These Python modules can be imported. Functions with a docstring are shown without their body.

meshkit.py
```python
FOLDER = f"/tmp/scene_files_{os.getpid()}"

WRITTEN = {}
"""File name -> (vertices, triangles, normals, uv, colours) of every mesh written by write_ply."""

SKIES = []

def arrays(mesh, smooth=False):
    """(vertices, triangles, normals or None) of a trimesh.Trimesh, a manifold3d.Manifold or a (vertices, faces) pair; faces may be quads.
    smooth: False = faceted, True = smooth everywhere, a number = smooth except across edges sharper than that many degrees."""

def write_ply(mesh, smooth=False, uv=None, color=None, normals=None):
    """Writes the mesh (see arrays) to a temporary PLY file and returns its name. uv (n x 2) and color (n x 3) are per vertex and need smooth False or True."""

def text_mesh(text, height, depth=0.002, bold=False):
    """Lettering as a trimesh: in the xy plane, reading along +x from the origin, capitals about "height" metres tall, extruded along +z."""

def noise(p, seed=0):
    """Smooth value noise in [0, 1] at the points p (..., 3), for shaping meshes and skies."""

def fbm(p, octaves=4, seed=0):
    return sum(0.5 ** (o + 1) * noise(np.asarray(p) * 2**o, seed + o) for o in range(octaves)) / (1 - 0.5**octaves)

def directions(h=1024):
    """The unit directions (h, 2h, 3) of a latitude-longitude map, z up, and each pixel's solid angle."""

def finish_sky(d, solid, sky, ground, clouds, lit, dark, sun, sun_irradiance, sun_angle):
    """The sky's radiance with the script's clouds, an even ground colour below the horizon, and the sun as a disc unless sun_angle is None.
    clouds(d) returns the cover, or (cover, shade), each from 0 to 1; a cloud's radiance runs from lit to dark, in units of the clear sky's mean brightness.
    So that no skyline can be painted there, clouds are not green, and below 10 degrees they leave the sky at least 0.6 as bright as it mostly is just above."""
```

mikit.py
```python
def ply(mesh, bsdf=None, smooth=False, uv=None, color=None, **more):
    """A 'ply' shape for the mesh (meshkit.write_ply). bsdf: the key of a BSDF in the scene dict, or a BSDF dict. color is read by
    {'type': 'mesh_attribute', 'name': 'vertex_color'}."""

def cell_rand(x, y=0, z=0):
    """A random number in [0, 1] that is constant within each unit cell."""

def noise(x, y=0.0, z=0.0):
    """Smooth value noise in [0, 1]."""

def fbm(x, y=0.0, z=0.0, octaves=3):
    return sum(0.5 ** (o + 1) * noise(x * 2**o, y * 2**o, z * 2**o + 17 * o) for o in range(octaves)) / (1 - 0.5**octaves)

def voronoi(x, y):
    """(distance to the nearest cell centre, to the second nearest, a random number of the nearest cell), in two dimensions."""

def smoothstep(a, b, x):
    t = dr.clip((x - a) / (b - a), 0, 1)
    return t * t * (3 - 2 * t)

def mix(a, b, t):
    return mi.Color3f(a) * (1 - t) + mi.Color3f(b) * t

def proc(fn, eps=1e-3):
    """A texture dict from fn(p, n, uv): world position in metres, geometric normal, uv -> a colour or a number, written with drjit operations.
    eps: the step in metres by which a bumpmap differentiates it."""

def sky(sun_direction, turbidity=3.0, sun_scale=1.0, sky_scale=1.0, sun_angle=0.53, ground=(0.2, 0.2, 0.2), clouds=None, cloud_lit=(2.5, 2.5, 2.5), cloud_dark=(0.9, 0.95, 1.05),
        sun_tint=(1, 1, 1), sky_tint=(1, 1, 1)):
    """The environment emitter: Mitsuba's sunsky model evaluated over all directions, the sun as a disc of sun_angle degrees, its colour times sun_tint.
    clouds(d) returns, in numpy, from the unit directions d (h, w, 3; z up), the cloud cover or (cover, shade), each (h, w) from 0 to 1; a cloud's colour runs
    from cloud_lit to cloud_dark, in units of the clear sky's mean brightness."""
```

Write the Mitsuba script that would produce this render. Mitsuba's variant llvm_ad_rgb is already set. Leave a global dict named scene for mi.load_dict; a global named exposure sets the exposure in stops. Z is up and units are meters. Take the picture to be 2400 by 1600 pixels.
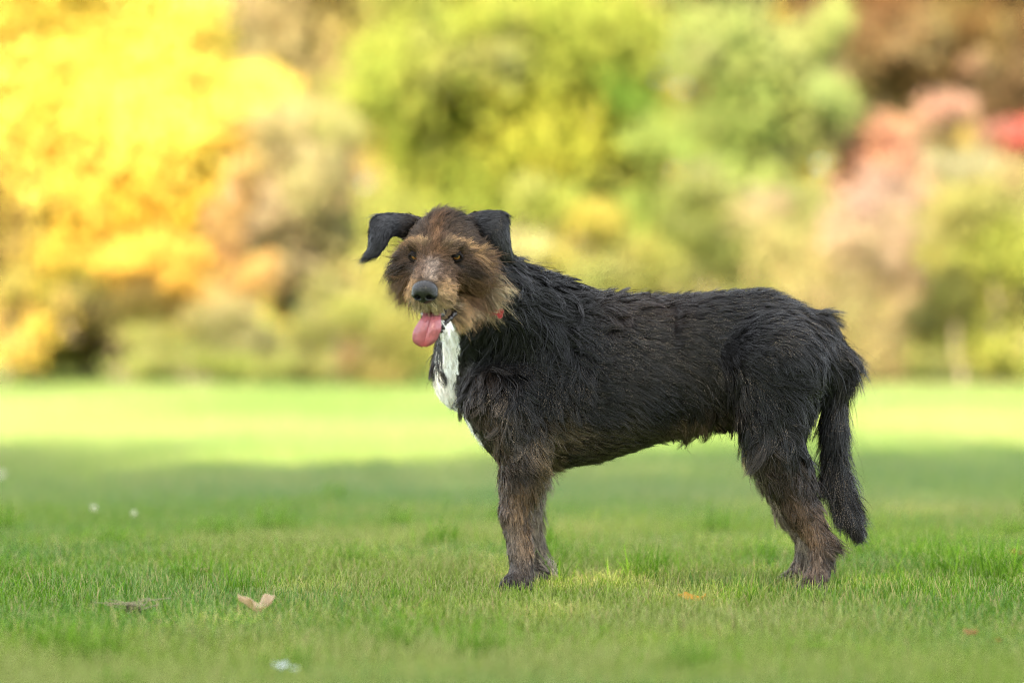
import math
import numpy as np, trimesh, mitsuba as mi, mikit, meshkit
import drjit as dr
from scipy.spatial import cKDTree

# ---------------------------------------------------------------- camera, sky, exposure
T = mi.ScalarTransform4f
CAM = np.array([0.0, 0.0, 0.68])
FPX = 8640.0                                   # focal length in pixels of the 2400 wide photograph
PITCH = math.atan2(150.0, FPX)
FWD = np.array([0, math.cos(PITCH), -math.sin(PITCH)])
UPV = np.array([0, math.sin(PITCH), math.cos(PITCH)])
scene, labels = {}, {}
scene['camera'] = {'type': 'thinlens', 'fov': math.degrees(2 * math.atan(1200 / FPX)), 'fov_axis': 'x',
                   'aperture_radius': 0.040, 'focus_distance': 7.80, 'near_clip': 0.1, 'far_clip': 500.0,
                   'to_world': T().look_at(origin=CAM.tolist(), target=(CAM + FWD).tolist(), up=[0, 0, 1])}
SUN = np.array([-0.25, -0.90, 0.60])
scene['sky'] = mikit.sky(SUN.tolist(), turbidity=3, sun_scale=1.0, sun_angle=0.6, clouds=lambda d: 0.6, cloud_lit=(2.3, 2.22, 2.05))
exposure = 4.5


def at(u, v, Y):
    """The point at depth Y that stands at pixel (u, v) of the photograph."""
    d = FWD + (u - 1200) / FPX * np.array([1.0, 0, 0]) + (800 - v) / FPX * UPV
    return CAM + d * (Y / d[1])


def nrm(a):
    return a / np.maximum(np.linalg.norm(a, axis=-1, keepdims=True), 1e-12)


def lab(key, label=None, cat=None, group=None, kind=None):
    d = {}
    for k, x in (('label', label), ('category', cat), ('group', group), ('kind', kind)):
        if x:
            d[k] = x
    labels[key] = d


def numbered(key):
    if key not in labels and not any(k == key or k.startswith(key + '__') for k in scene):
        return key
    n = 1
    while f'{key}_{n:03d}' in labels or any(k == f'{key}_{n:03d}' or k.startswith(f'{key}_{n:03d}__') for k in scene):
        n += 1
    return f'{key}_{n:03d}'


def sheet(V, F, mat, col, N):
    """A mesh with colours and given shading normals."""
    return {'type': 'ply', 'filename': meshkit.write_ply((V, F), False, None, col, normals=N), 'face_normals': False, 'bsdf': {'type': 'ref', 'id': mat}}


VC = {'type': 'mesh_attribute', 'name': 'vertex_color'}


def rgb(*c):
    return {'type': 'rgb', 'value': list(c)}


# ---------------------------------------------------------------- materials
scene['m_leaf'] = {'type': 'principledthin', 'base_color': VC, 'roughness': 0.55, 'diff_trans': 1.1, 'spec_trans': 0.0, 'eta': 1.25}
scene['m_grass'] = {'type': 'principledthin', 'base_color': VC, 'roughness': 0.45, 'diff_trans': 0.9, 'spec_trans': 0.0, 'eta': 1.4}
scene['m_bark'] = {'type': 'twosided', 'bsdf': {'type': 'principled', 'roughness': 0.9, 'base_color': mikit.proc(
    lambda p, n, uv: mikit.mix((0.07, 0.055, 0.04), (0.2, 0.17, 0.13), mikit.fbm(p.x * 18, p.y * 18, p.z * 4)))}}


def lawn_color(p, n, uv):
    a = mikit.fbm(p.x * 1.7, p.y * 0.9, 0, 4)
    b = mikit.noise(p.x * 60, p.y * 60, 1)
    c = mikit.mix((0.14, 0.21, 0.045), (0.25, 0.30, 0.08), mikit.smoothstep(0.3, 0.7, a))
    return c * (0.6 + 0.6 * b)


scene['m_lawn'] = {'type': 'twosided', 'bsdf': {'type': 'diffuse', 'reflectance': mikit.proc(lawn_color)}}
scene['m_fur'] = {'type': 'twosided', 'bsdf': {'type': 'principled', 'base_color': VC, 'roughness': 0.35, 'specular': 0.25}}
scene['m_face_fur'] = {'type': 'twosided', 'bsdf': {'type': 'principled', 'base_color': VC, 'roughness': 0.55, 'specular': 0.14}}
scene['m_ear'] = {'type': 'twosided', 'bsdf': {'type': 'principled', 'base_color': VC, 'roughness': 0.6, 'specular': 0.3}}
scene['m_skin'] = {'type': 'twosided', 'bsdf': {'type': 'principled', 'base_color': VC, 'roughness': 0.8, 'specular': 0.1}}
scene['m_nose'] = {'type': 'twosided', 'bsdf': {'type': 'bumpmap', 'scale': 1.0, 'arbitrary': mikit.proc(
    lambda p, n, uv: 0.00035 * mikit.voronoi(p.x * 700, p.z * 700)[0], eps=2e-4),
    'bsdf': {'type': 'principled', 'base_color': rgb(0.008, 0.008, 0.009), 'roughness': 0.36, 'specular': 0.5}}}
scene['m_lip'] = {'type': 'twosided', 'bsdf': {'type': 'principled', 'base_color': rgb(0.02, 0.015, 0.016), 'roughness': 0.3, 'specular': 0.5}}
scene['m_lid'] = {'type': 'twosided', 'bsdf': {'type': 'principled', 'base_color': rgb(0.012, 0.009, 0.009), 'roughness': 0.6, 'specular': 0.12}}
scene['m_tongue'] = {'type': 'twosided', 'bsdf': {'type': 'principled', 'base_color': VC, 'roughness': 0.3, 'specular': 0.5}}
scene['m_eye'] = {'type': 'twosided', 'bsdf': {'type': 'principled', 'base_color': VC, 'roughness': 0.08, 'specular': 0.5, 'clearcoat': 1.0, 'clearcoat_gloss': 0.98}}
scene['m_tag'] = {'type': 'twosided', 'bsdf': {'type': 'principled', 'base_color': rgb(0.22, 0.006, 0.010), 'roughness': 0.3, 'metallic': 0.5}}
scene['m_engrave'] = {'type': 'twosided', 'bsdf': {'type': 'principled', 'base_color': rgb(0.8, 0.72, 0.5), 'roughness': 0.35}}
scene['m_rim'] = {'type': 'twosided', 'bsdf': {'type': 'principled', 'base_color': rgb(0.42, 0.10, 0.10), 'roughness': 0.3, 'metallic': 0.4}}
scene['m_strap'] = {'type': 'twosided', 'bsdf': {'type': 'principled', 'base_color': rgb(0.02, 0.012, 0.014), 'roughness': 0.8}}
scene['m_soil'] = {'type': 'twosided', 'bsdf': {'type': 'diffuse', 'reflectance': mikit.proc(
    lambda p, n, uv: mikit.mix((0.02, 0.016, 0.01), (0.09, 0.075, 0.05), mikit.fbm(p.x * 150, p.y * 150, p.z * 150)))}}


# ---------------------------------------------------------------- the lawn
def ground_z(x, y):
    return 0.018 * (meshkit.fbm(np.stack([x * 0.45, y * 0.45, 0 * x], -1), 3, 5) - 0.5) * np.clip((np.abs(y - 8) - 0.6) / 2, 0, 1) * 2 \
        + 0.035 * (meshkit.noise(np.stack([x * 0.12, y * 0.12, 0 * x + 3], -1), 9) - 0.5) * np.clip((y - 10) / 6, 0, 1)


gx = np.unique(np.concatenate([np.linspace(-300, -12, 14), np.linspace(-12, 12, 90), np.linspace(12, 300, 14)]))
gy = np.unique(np.concatenate([np.linspace(-300, -2, 12), np.linspace(-2, 34, 130), np.linspace(34, 420, 14)]))
GX, GY = np.meshgrid(gx, gy, indexing='ij')
gv = np.stack([GX, GY, ground_z(GX, GY)], -1).reshape(-1, 3)
ii, jj = np.meshgrid(np.arange(len(gx) - 1), np.arange(len(gy) - 1), indexing='ij')
q = (ii * len(gy) + jj).ravel()
scene['ground'] = mikit.ply((gv, np.stack([q, q + len(gy), q + len(gy) + 1, q + 1], 1)), 'm_lawn', smooth=True)
lab('ground', 'mown lawn ground under the grass', kind='structure')

GREENS = [((0.075, 0.17, 0.012), (0.20, 0.34, 0.03)), ((0.13, 0.21, 0.02), (0.30, 0.40, 0.055)),
          ((0.085, 0.18, 0.03), (0.19, 0.32, 0.075)), ((0.18, 0.23, 0.04), (0.38, 0.40, 0.12))]


def blades(n, sigma, h, w, tone, seed, segs=2, straw=0.08):
    r = np.random.default_rng(seed)
    pos = r.normal(0, sigma, (n, 2))
    hh = h * np.clip(r.normal(1, 0.28, n), 0.35, 1.9)
    ang = r.uniform(0, 2 * np.pi, n)
    lean = np.abs(r.normal(0, 0.38, n)) + 0.08
    d = np.stack([np.cos(ang), np.sin(ang), 0 * ang], 1)
    roll = ang + r.uniform(-1.6, 1.6, n) + np.pi / 2
    s = np.stack([np.cos(roll), np.sin(roll), 0 * ang], 1)
    ww = w * r.uniform(0.6, 1.35, n)
    lo, hi = (np.array(c) * np.array([.9, 1, 1.05]) for c in GREENS[tone])
    k = r.uniform(0, 1, (n, 1)) ** 1.3
    tip = lo + (hi - lo) * k
    tip = tip * r.uniform(0.75, 1.25, (n, 1))
    st = r.uniform(0, 1, n) < straw
    tip[st] = np.array([0.48, 0.43, 0.2]) * r.uniform(0.6, 1.15, (st.sum(), 1))
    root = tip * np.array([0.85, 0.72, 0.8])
    cut = (r.uniform(0, 1, n) < 0.32) & ~st
    V, C = [], []
    base = np.column_stack([pos, np.full(n, -0.004)])
    for a in np.linspace(0, 1, segs + 1):
        p = base + np.array([0, 0, 1.0]) * (hh * a * (1 - 0.25 * lean * a))[:, None] + d * (hh * lean * a ** 1.8)[:, None]
        wid = ww * (1 - 0.75 * a ** 1.6)
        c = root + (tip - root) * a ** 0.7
        if a == 1:
            c = np.where(cut[:, None], c * 0.4 + 0.6 * np.array([0.5, 0.48, 0.25]), c)
        V += [p - s * wid[:, None] / 2, p + s * wid[:, None] / 2]
        C += [c, c]
    m = 2 * (segs + 1)
    V, C = np.stack(V, 1).reshape(-1, 3), np.stack(C, 1).reshape(-1, 3)
    f = []
    for i in range(segs):
        f += [[2 * i, 2 * i + 1, 2 * i + 3], [2 * i, 2 * i + 3, 2 * i + 2]]
    F = (np.array(f)[None] + (np.arange(n) * m)[:, None, None]).reshape(-1, 3)
    return V, F, C


kinds = []
for t in range(4):
    for s in range(2):
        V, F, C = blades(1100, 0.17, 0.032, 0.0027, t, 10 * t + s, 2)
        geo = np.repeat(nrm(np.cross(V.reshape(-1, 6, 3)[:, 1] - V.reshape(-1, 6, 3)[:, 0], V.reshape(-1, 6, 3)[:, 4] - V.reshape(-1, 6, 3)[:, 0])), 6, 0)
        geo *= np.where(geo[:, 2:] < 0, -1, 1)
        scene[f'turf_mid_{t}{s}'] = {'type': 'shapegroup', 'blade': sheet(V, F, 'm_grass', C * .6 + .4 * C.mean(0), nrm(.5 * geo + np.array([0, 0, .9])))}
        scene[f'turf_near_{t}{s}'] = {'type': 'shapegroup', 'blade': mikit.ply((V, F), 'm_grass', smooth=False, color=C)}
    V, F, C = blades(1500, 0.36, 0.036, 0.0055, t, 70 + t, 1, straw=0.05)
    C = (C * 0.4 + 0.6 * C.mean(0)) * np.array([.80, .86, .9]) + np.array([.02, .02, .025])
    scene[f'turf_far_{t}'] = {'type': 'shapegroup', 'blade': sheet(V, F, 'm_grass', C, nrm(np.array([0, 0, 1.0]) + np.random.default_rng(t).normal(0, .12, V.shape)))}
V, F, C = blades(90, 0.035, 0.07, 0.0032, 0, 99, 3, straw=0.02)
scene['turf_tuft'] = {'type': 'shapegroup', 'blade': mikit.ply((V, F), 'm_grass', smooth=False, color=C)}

rng = np.random.default_rng(4)
n_grass = 0


def sow(group, x, y, s, rz):
    global n_grass
    n_grass += 1
    z = float(ground_z(np.array([x]), np.array([y]))[0])
    scene[f'grass__{n_grass:03d}'] = {'type': 'instance', 'shapegroup': {'type': 'ref', 'id': group},
                                     'to_world': T().translate([x, y, z]).rotate([0, 0, 1], rz).scale([s, s, s * float(rng.uniform(0.85, 1.15))])}


def tone_at(x, y):
    a = float(meshkit.fbm(np.array([[x * 0.9, y * 0.55, 2.0]]), 3, 3)[0]) + rng.normal(0, 0.09)
    return 0 if a < 0.42 else 2 if a < 0.5 else 1 if a < 0.63 else 3


cell = 0.27
for y in np.arange(4.9, 10.8, cell):
    hw = 0.16 * y + 0.35
    for x in np.arange(-hw, hw, cell):
        xx, yy = x + rng.uniform(-.14, .14), y + rng.uniform(-.14, .14)
        t = tone_at(xx, yy)
        sow(f"turf_{'near' if 6.75 < yy < 9.2 else 'mid'}_{t}{rng.integers(2)}", xx, yy, float(rng.uniform(0.9, 1.1)), float(rng.uniform(0, 360)))
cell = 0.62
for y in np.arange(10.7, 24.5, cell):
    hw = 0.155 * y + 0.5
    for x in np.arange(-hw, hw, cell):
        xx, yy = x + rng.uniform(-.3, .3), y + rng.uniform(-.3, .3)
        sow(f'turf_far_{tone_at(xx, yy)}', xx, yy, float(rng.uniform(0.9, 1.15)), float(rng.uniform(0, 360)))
for k in range(40):
    y = rng.uniform(6.0, 11)
    sow('turf_tuft', float(rng.uniform(-1, 1) * 0.16 * y), float(y), float(rng.uniform(0.6, 1.05)), float(rng.uniform(0, 360)))
for (u, v, s) in ((2210, 1360, 1.1), (2290, 1345, 1.0), (2340, 1370, 1.2), (2150, 1330, .9), (1040, 1290, 1.0), (640, 1260, 1.0), (500, 1270, .9), (820, 1330, .8)):
    Y = 0.68 * FPX / (v - 650)
    p = at(u, v, Y)
    sow('turf_tuft', float(p[0]), float(p[1]), s, float(rng.uniform(0, 360)))
lab('grass', 'short green lawn grass with straw-coloured tips covering the whole foreground', 'grass', kind='stuff')


# ---------------------------------------------------------------- trees and shrubs
def leaf_cloud(points, size, cols, seed, jitter=0.22):
    """One small folded leaf of four triangles' worth at each point."""
    r = np.random.default_rng(seed)
    n = len(points)
    a = nrm(r.normal(size=(n, 3)) + np.array([0, 0, -0.25]))
    b = nrm(np.cross(a, r.normal(size=(n, 3))))
    c = np.cross(a, b)
    L = (size * r.uniform(0.6, 1.35, n))[:, None]
    W = L * r.uniform(0.45, 0.7, n)[:, None]
    fold = c * W * 0.25
    V = np.stack([points - a * L / 2, points + b * W / 2 + fold, points + a * L / 2, points - b * W / 2 + fold], 1)
    F = (np.array([[0, 1, 2], [0, 2, 3]])[None] + (np.arange(n) * 4)[:, None, None]).reshape(-1, 3)
    col = np.clip(cols * r.uniform(1 - jitter, 1 + jitter, (n, 1)) * r.uniform(0.93, 1.07, (n, 3)), 0.004, 0.92)
    return V.reshape(-1, 3), F, np.repeat(col, 4, 0)


def tube(pts, rad, sides=7):
    pts, rad = np.asarray(pts, float), np.asarray(rad, float)
    t = nrm(np.gradient(pts, axis=0))
    a = nrm(np.cross(t, [0.31, 0.95, 0.05]))
    b = np.cross(t, a)
    th = np.arange(sides) * 2 * np.pi / sides
    v = (pts[:, None] + rad[:, None, None] * (np.cos(th)[None, :, None] * a[:, None] + np.sin(th)[None, :, None] * b[:, None])).reshape(-1, 3)
    i, j = np.meshgrid(np.arange(len(pts) - 1), np.arange(sides), indexing='ij')
    f = np.stack([i * sides + j, i * sides + (j + 1) % sides, (i + 1) * sides + (j + 1) % sides, (i + 1) * sides + j], -1).reshape(-1, 4)
    f = np.vstack([f[:, [0, 1, 2]], f[:, [0, 2, 3]]])
    n = len(v)
    cap = [[n, k, (k + 1) % sides] for k in range(sides)] + [[n + 1, n - sides + (k + 1) % sides, n - sides + k] for k in range(sides)]
    return trimesh.Trimesh(np.vstack([v, pts[:1], pts[-1:]]), np.vstack([f, cap]), process=False)


def limb(a, b, r0, r1, r, n=6, wob=0.06):
    t = np.linspace(0, 1, n)[:, None]
    p = a + (b - a) * t + r.normal(0, wob, (n, 3)) * np.linalg.norm(b - a) * np.sin(np.pi * t)
    return tube(p, np.linspace(r0, r1, n))


Yw, Yg, Ol, Or, Rd, Pk, Br, Dk, Bg, Gn, Lg, Mv = ((0.84, 0.74, 0.11), (0.44, 0.47, 0.07), (0.44, 0.39, 0.15), (0.56, 0.35, 0.13), (0.55, 0.09, 0.06),
                                                (0.55, 0.26, 0.18), (0.22, 0.12, 0.05), (0.07, 0.07, 0.02), (0.50, 0.40, 0.23), (0.17, 0.28, 0.035), (0.40, 0.45, 0.12), (0.30, 0.25, 0.24))


def plant(name, label, cat, Y, clumps, size=0.075, dens=1.0, trunk=0.04, stems=1, depth=0.8, seed=0, parts=('trunk', 'crown'), group=None, shift=0.0, mixed=0.3, vary=0.3, tone=(1, 1, 1)):
    """clumps: (u, v, ru, rv, colour[, weight]) in pixels of the photograph at depth Y: clusters of leaves round the crown's branches."""
    key = numbered(name)
    Y = Y * 0.935
    r = np.random.default_rng(seed + 1000)
    P, C, O, cent = [], [], [], []
    for cl in clumps:
        u, v, ru, rv, col = cl[:5]
        wgt = cl[5] if len(cl) > 5 else 1.0
        k = Y / FPX
        c0 = at(u, v, Y + r.uniform(-0.3, 0.3) * depth)
        c0[0] += shift
        cent.append((c0, None))
        rr0 = np.array([ru * k, depth * 0.7, rv * k])
        for b in range(5):                                   # soft-edged sprays of leaves, dense inside and thin outside
            o = nrm(r.normal(size=3)) * r.uniform(0.2, 0.8) if b else np.zeros(3)
            c, rr = c0 + o * rr0, rr0 * (r.uniform(0.35, 0.6) if b else 0.62)
            n = int(dens * wgt * 520 * rr[0] * rr[2] / 0.04) + 12
            g = r.normal(0, 0.62, (n, 3))
            p = c + g * rr
            keep = (p[:, 2] > 0.03) & (np.linalg.norm(g, axis=1) < 1.7)
            p = p[keep]
            f1 = meshkit.fbm(p * 2.6 + seed * 3.1, 3, seed)[:, None]
            f2 = np.clip((meshkit.fbm(p * 1.9 + 40 + seed, 3, seed + 50)[:, None] - .5 + .5 * (mixed - .3)) * 5, 0, 1)
            alt = np.array([(0.5, 0.5, 0.12), (0.55, 0.42, 0.22), (0.3, 0.34, 0.1), (0.36, 0.28, 0.16), (0.6, 0.55, 0.3)][r.integers(5)])
            tint = (np.array(col) * (1 - .55 * f2) + .55 * f2 * alt) * (1 + 2.2 * vary * (f1 - .5)) * np.array(tone)
            P.append(p)
            O.append(nrm(g[keep]))
            C.append(0.57 * (tint * 0.9 + 0.08 * tint.mean(1, keepdims=True)))
    P, C = np.vstack(P), np.vstack(C)
    V, F, col = leaf_cloud(P, size, C, seed, 0.1)
    N = np.repeat(nrm(0.12 * np.vstack(O) + r.normal(0, .25, P.shape) + np.array([0, -.5, .4])), 4, 0)
    base = np.mean([c for c, _ in cent], 0)
    base = np.array([base[0], base[1], -0.05])
    wood = []
    for s in range(stems):
        o = base + np.array([r.uniform(-.25, .25), r.uniform(-.2, .2), 0]) * (stems > 1)
        top = max((c for c, _ in cent), key=lambda c: c[2])
        mid = o + (np.array([base[0], base[1], top[2]]) - o) * r.uniform(0.35, 0.6) + r.normal(0, 0.06, 3) * (stems > 1)
        wood.append(limb(o, mid, trunk, trunk * 0.7, r))
        for c, rr in cent[s::stems]:
            wood.append(limb(mid if c[2] > mid[2] else o + (mid - o) * 0.5, c, trunk * 0.55, trunk * 0.12, r))
    scene[f'{key}__{parts[0]}'] = mikit.ply(trimesh.util.concatenate(wood), 'm_bark', smooth=True)
    scene[f'{key}__{parts[1]}'] = sheet(V, F, 'm_leaf', col, N)
    lab(key, label, cat, group)
    return key


SH = ('stems', 'foliage')
plant('yellow_tree', 'young tree with brilliant yellow autumn leaves at the far left', 'tree', 24.8,
      [(260, 110, 260, 190, Yw), (90, 120, 170, 190, Yw), (430, 90, 120, 150, Yw), (300, 330, 250, 170, Yw), (100, 330, 150, 160, (0.8, 0.52, 0.05)), (430, 270, 190, 150, Yw),
       (250, 500, 230, 140, (0.82, 0.58, 0.05)), (420, 470, 100, 150, Yw), (140, 600, 160, 110, (0.62, 0.52, 0.06)), (330, 610, 140, 90, (0.7, 0.5, 0.07)), (180, -150, 340, 230, Yw),
       (-150, 200, 250, 300, Yw), (-170, 560, 200, 180, (0.7, 0.5, 0.06)), (560, 300, 70, 90, (0.75, 0.5, 0.1), .5), (160, 430, 130, 100, Yw)], 0.085, 0.8, 0.028, 2, 0.9, 1, mixed=-.25, vary=0.15, tone=(1.15, 1.12, 1.25))
plant('olive_tree', 'dull olive tree standing behind, between the yellow tree and the green tree', 'tree', 29.5,
      [(640, 90, 170, 170, Ol), (800, 120, 170, 160, (0.40, 0.36, 0.1)), (720, 300, 190, 160, (0.42, 0.36, 0.13)), (560, 40, 70, 110, (0.2, 0.16, 0.07)), (900, 60, 130, 130, (0.34, 0.33, 0.08)),
       (760, 470, 170, 150, (0.42, 0.33, 0.15)), (730, -160, 300, 200, Ol), (650, 560, 160, 150, (0.45, 0.33, 0.17))], 0.09, 0.6, 0.07, 1, 1.2, 2, tone=(1.1, 1.08, 1.3))
plant('green_tree', 'broad yellow-green tree behind the dog in the middle', 'tree', 26.6,
      [(1000, 150, 190, 160, Yg), (1210, 100, 210, 150, (0.42, 0.45, 0.06)), (1420, 110, 190, 150, Yg), (1040, 340, 190, 150, (0.44, 0.47, 0.06)), (1270, 300, 190, 150, (0.5, 0.48, 0.05)),
       (1440, 220, 90, 80, Gn), (1520, 320, 140, 120, (0.36, 0.43, 0.06)), (1160, 480, 220, 130, (0.40, 0.45, 0.07)), (1390, 460, 170, 120, (0.38, 0.42, 0.08)), (950, 520, 150, 130, (0.42, 0.42, 0.09)),
       (1540, 520, 130, 110, (0.33, 0.4, 0.08)), (1250, -140, 350, 200, Yg), (960, -60, 150, 140, (0.4, 0.4, 0.08)), (1000, 690, 200, 120, (0.42, 0.42, 0.09)), (1250, 640, 200, 110, (0.46, 0.44, 0.08))], 0.085, 0.65, 0.075, 1, 1.1, 3, mixed=.1, vary=.15, tone=(.92, 1.06, 1.15))
plant('pale_green_tree', 'pale green tree with a loose top right of the middle, before the brown tree', 'tree', 25.6,
      [(1700, 90, 130, 100, Lg), (1830, 110, 110, 90, (0.44, 0.47, 0.14)), (1780, 230, 170, 90, (0.36, 0.42, 0.1)), (1940, 240, 80, 70, (0.36, 0.42, 0.12)), (1660, 330, 150, 110, (0.34, 0.42, 0.09)),
       (1830, 350, 150, 100, (0.38, 0.42, 0.11)), (1700, 480, 150, 110, (0.36, 0.42, 0.1)), (1850, 500, 120, 120, (0.42, 0.43, 0.13)), (1650, -70, 170, 110, Lg), (1940, 50, 60, 60, (0.42, 0.45, 0.12), .7), (1640, 230, 30, 50, (0.38, 0.22, 0.1), .4)], 0.08, 0.6, 0.05, 1, 0.8, 4, mixed=.25, tone=(.94, 1.05, 1.2))
plant('brown_tree', 'dark tree with brown autumn leaves in the upper right corner', 'tree', 30.5,
      [(2050, 60, 210, 140, Br), (2280, 60, 200, 140, (0.25, 0.14, 0.05)), (2130, 210, 220, 120, (0.24, 0.14, 0.06)), (1900, 170, 130, 130, (0.17, 0.10, 0.05)), (2360, 210, 130, 140, (0.13, 0.08, 0.04)),
       (1960, 290, 140, 90, (0.12, 0.08, 0.045)), (2150, -170, 420, 200, Br), (1560, 0, 120, 60, (0.2, 0.13, 0.06), .7), (1780, -60, 130, 130, (0.16, 0.10, 0.05), .8), (2520, 150, 200, 300, Br)], 0.09, 0.5, 0.09, 1, 1.4, 5)
plant('red_shrub', 'tall shrub with scarlet autumn leaves below the brown tree', 'shrub', 27.4,
      [(2210, 250, 70, 50, (0.52, 0.29, 0.22), .45), (2140, 310, 65, 45, (0.52, 0.32, 0.2), .5), (2350, 312, 60, 32, (0.52, 0.2, 0.18), .5), (2280, 150, 30, 30, (0.36, 0.2, 0.13), .25),
       (2440, 320, 80, 60, (0.6, 0.13, 0.1)), (2240, 390, 140, 70, (0.42, 0.40, 0.24)), (2390, 420, 110, 70, (0.5, 0.4, 0.18)), (2300, 520, 150, 140, (0.4, 0.34, 0.15))], 0.075, 0.75, 0.02, 3, 0.7, 6, SH, tone=(1., 1.08, 1.15))
plant('pink_shrub', 'shrub with faded pink and orange leaves at the right', 'shrub', 26.0,
      [(2010, 360, 110, 70, (0.62, 0.32, 0.19)), (1990, 440, 90, 70, (0.6, 0.36, 0.25)), (2080, 410, 90, 80, Pk), (2070, 310, 70, 50, (0.6, 0.3, 0.18)), (2140, 450, 80, 70, (0.55, 0.36, 0.25)), (1940, 540, 110, 110, (0.48, 0.42, 0.2)),
       (2060, 560, 130, 110, (0.5, 0.38, 0.25))], 0.07, 0.75, 0.018, 3, 0.6, 7, SH, tone=(1.02, 1.08, 1.2))
plant('dry_shrub', 'beige dried-out bush with bare stems right of the dog', 'shrub', 24.3,
      [(2030, 540, 130, 100, (0.52, 0.40, 0.25)), (2120, 600, 110, 100, (0.52, 0.41, 0.24)), (1980, 660, 130, 110, (0.50, 0.42, 0.2)), (2060, 740, 130, 110, (0.44, 0.36, 0.18)), (1960, 800, 120, 90, (0.42, 0.36, 0.14)), (2060, 850, 110, 60, (0.36, 0.31, 0.13)),
       (2060, 470, 100, 70, (0.5, 0.36, 0.27), .6), (1880, 640, 100, 130, (0.46, 0.43, 0.15)), (1900, 830, 130, 70, (0.45, 0.43, 0.12))], 0.055, 0.8, 0.012, 9, 0.5, 8, SH, tone=(1.08, 1.1, 1.25))
plant('lime_shrub', 'yellow-green bush at the right edge above dark undergrowth', 'shrub', 23.9,
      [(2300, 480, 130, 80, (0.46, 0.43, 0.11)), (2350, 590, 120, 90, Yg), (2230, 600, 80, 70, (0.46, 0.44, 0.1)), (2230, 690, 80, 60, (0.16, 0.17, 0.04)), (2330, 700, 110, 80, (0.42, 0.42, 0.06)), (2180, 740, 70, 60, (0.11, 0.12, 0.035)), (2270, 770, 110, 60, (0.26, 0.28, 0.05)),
       (2200, 840, 110, 60, (0.34, 0.36, 0.08)), (2350, 830, 120, 70, (0.44, 0.45, 0.07)), (2500, 600, 160, 250, Yg)], 0.06, 0.85, 0.02, 5, 0.5, 9, SH, tone=(.84, .92, 1.1))
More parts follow.
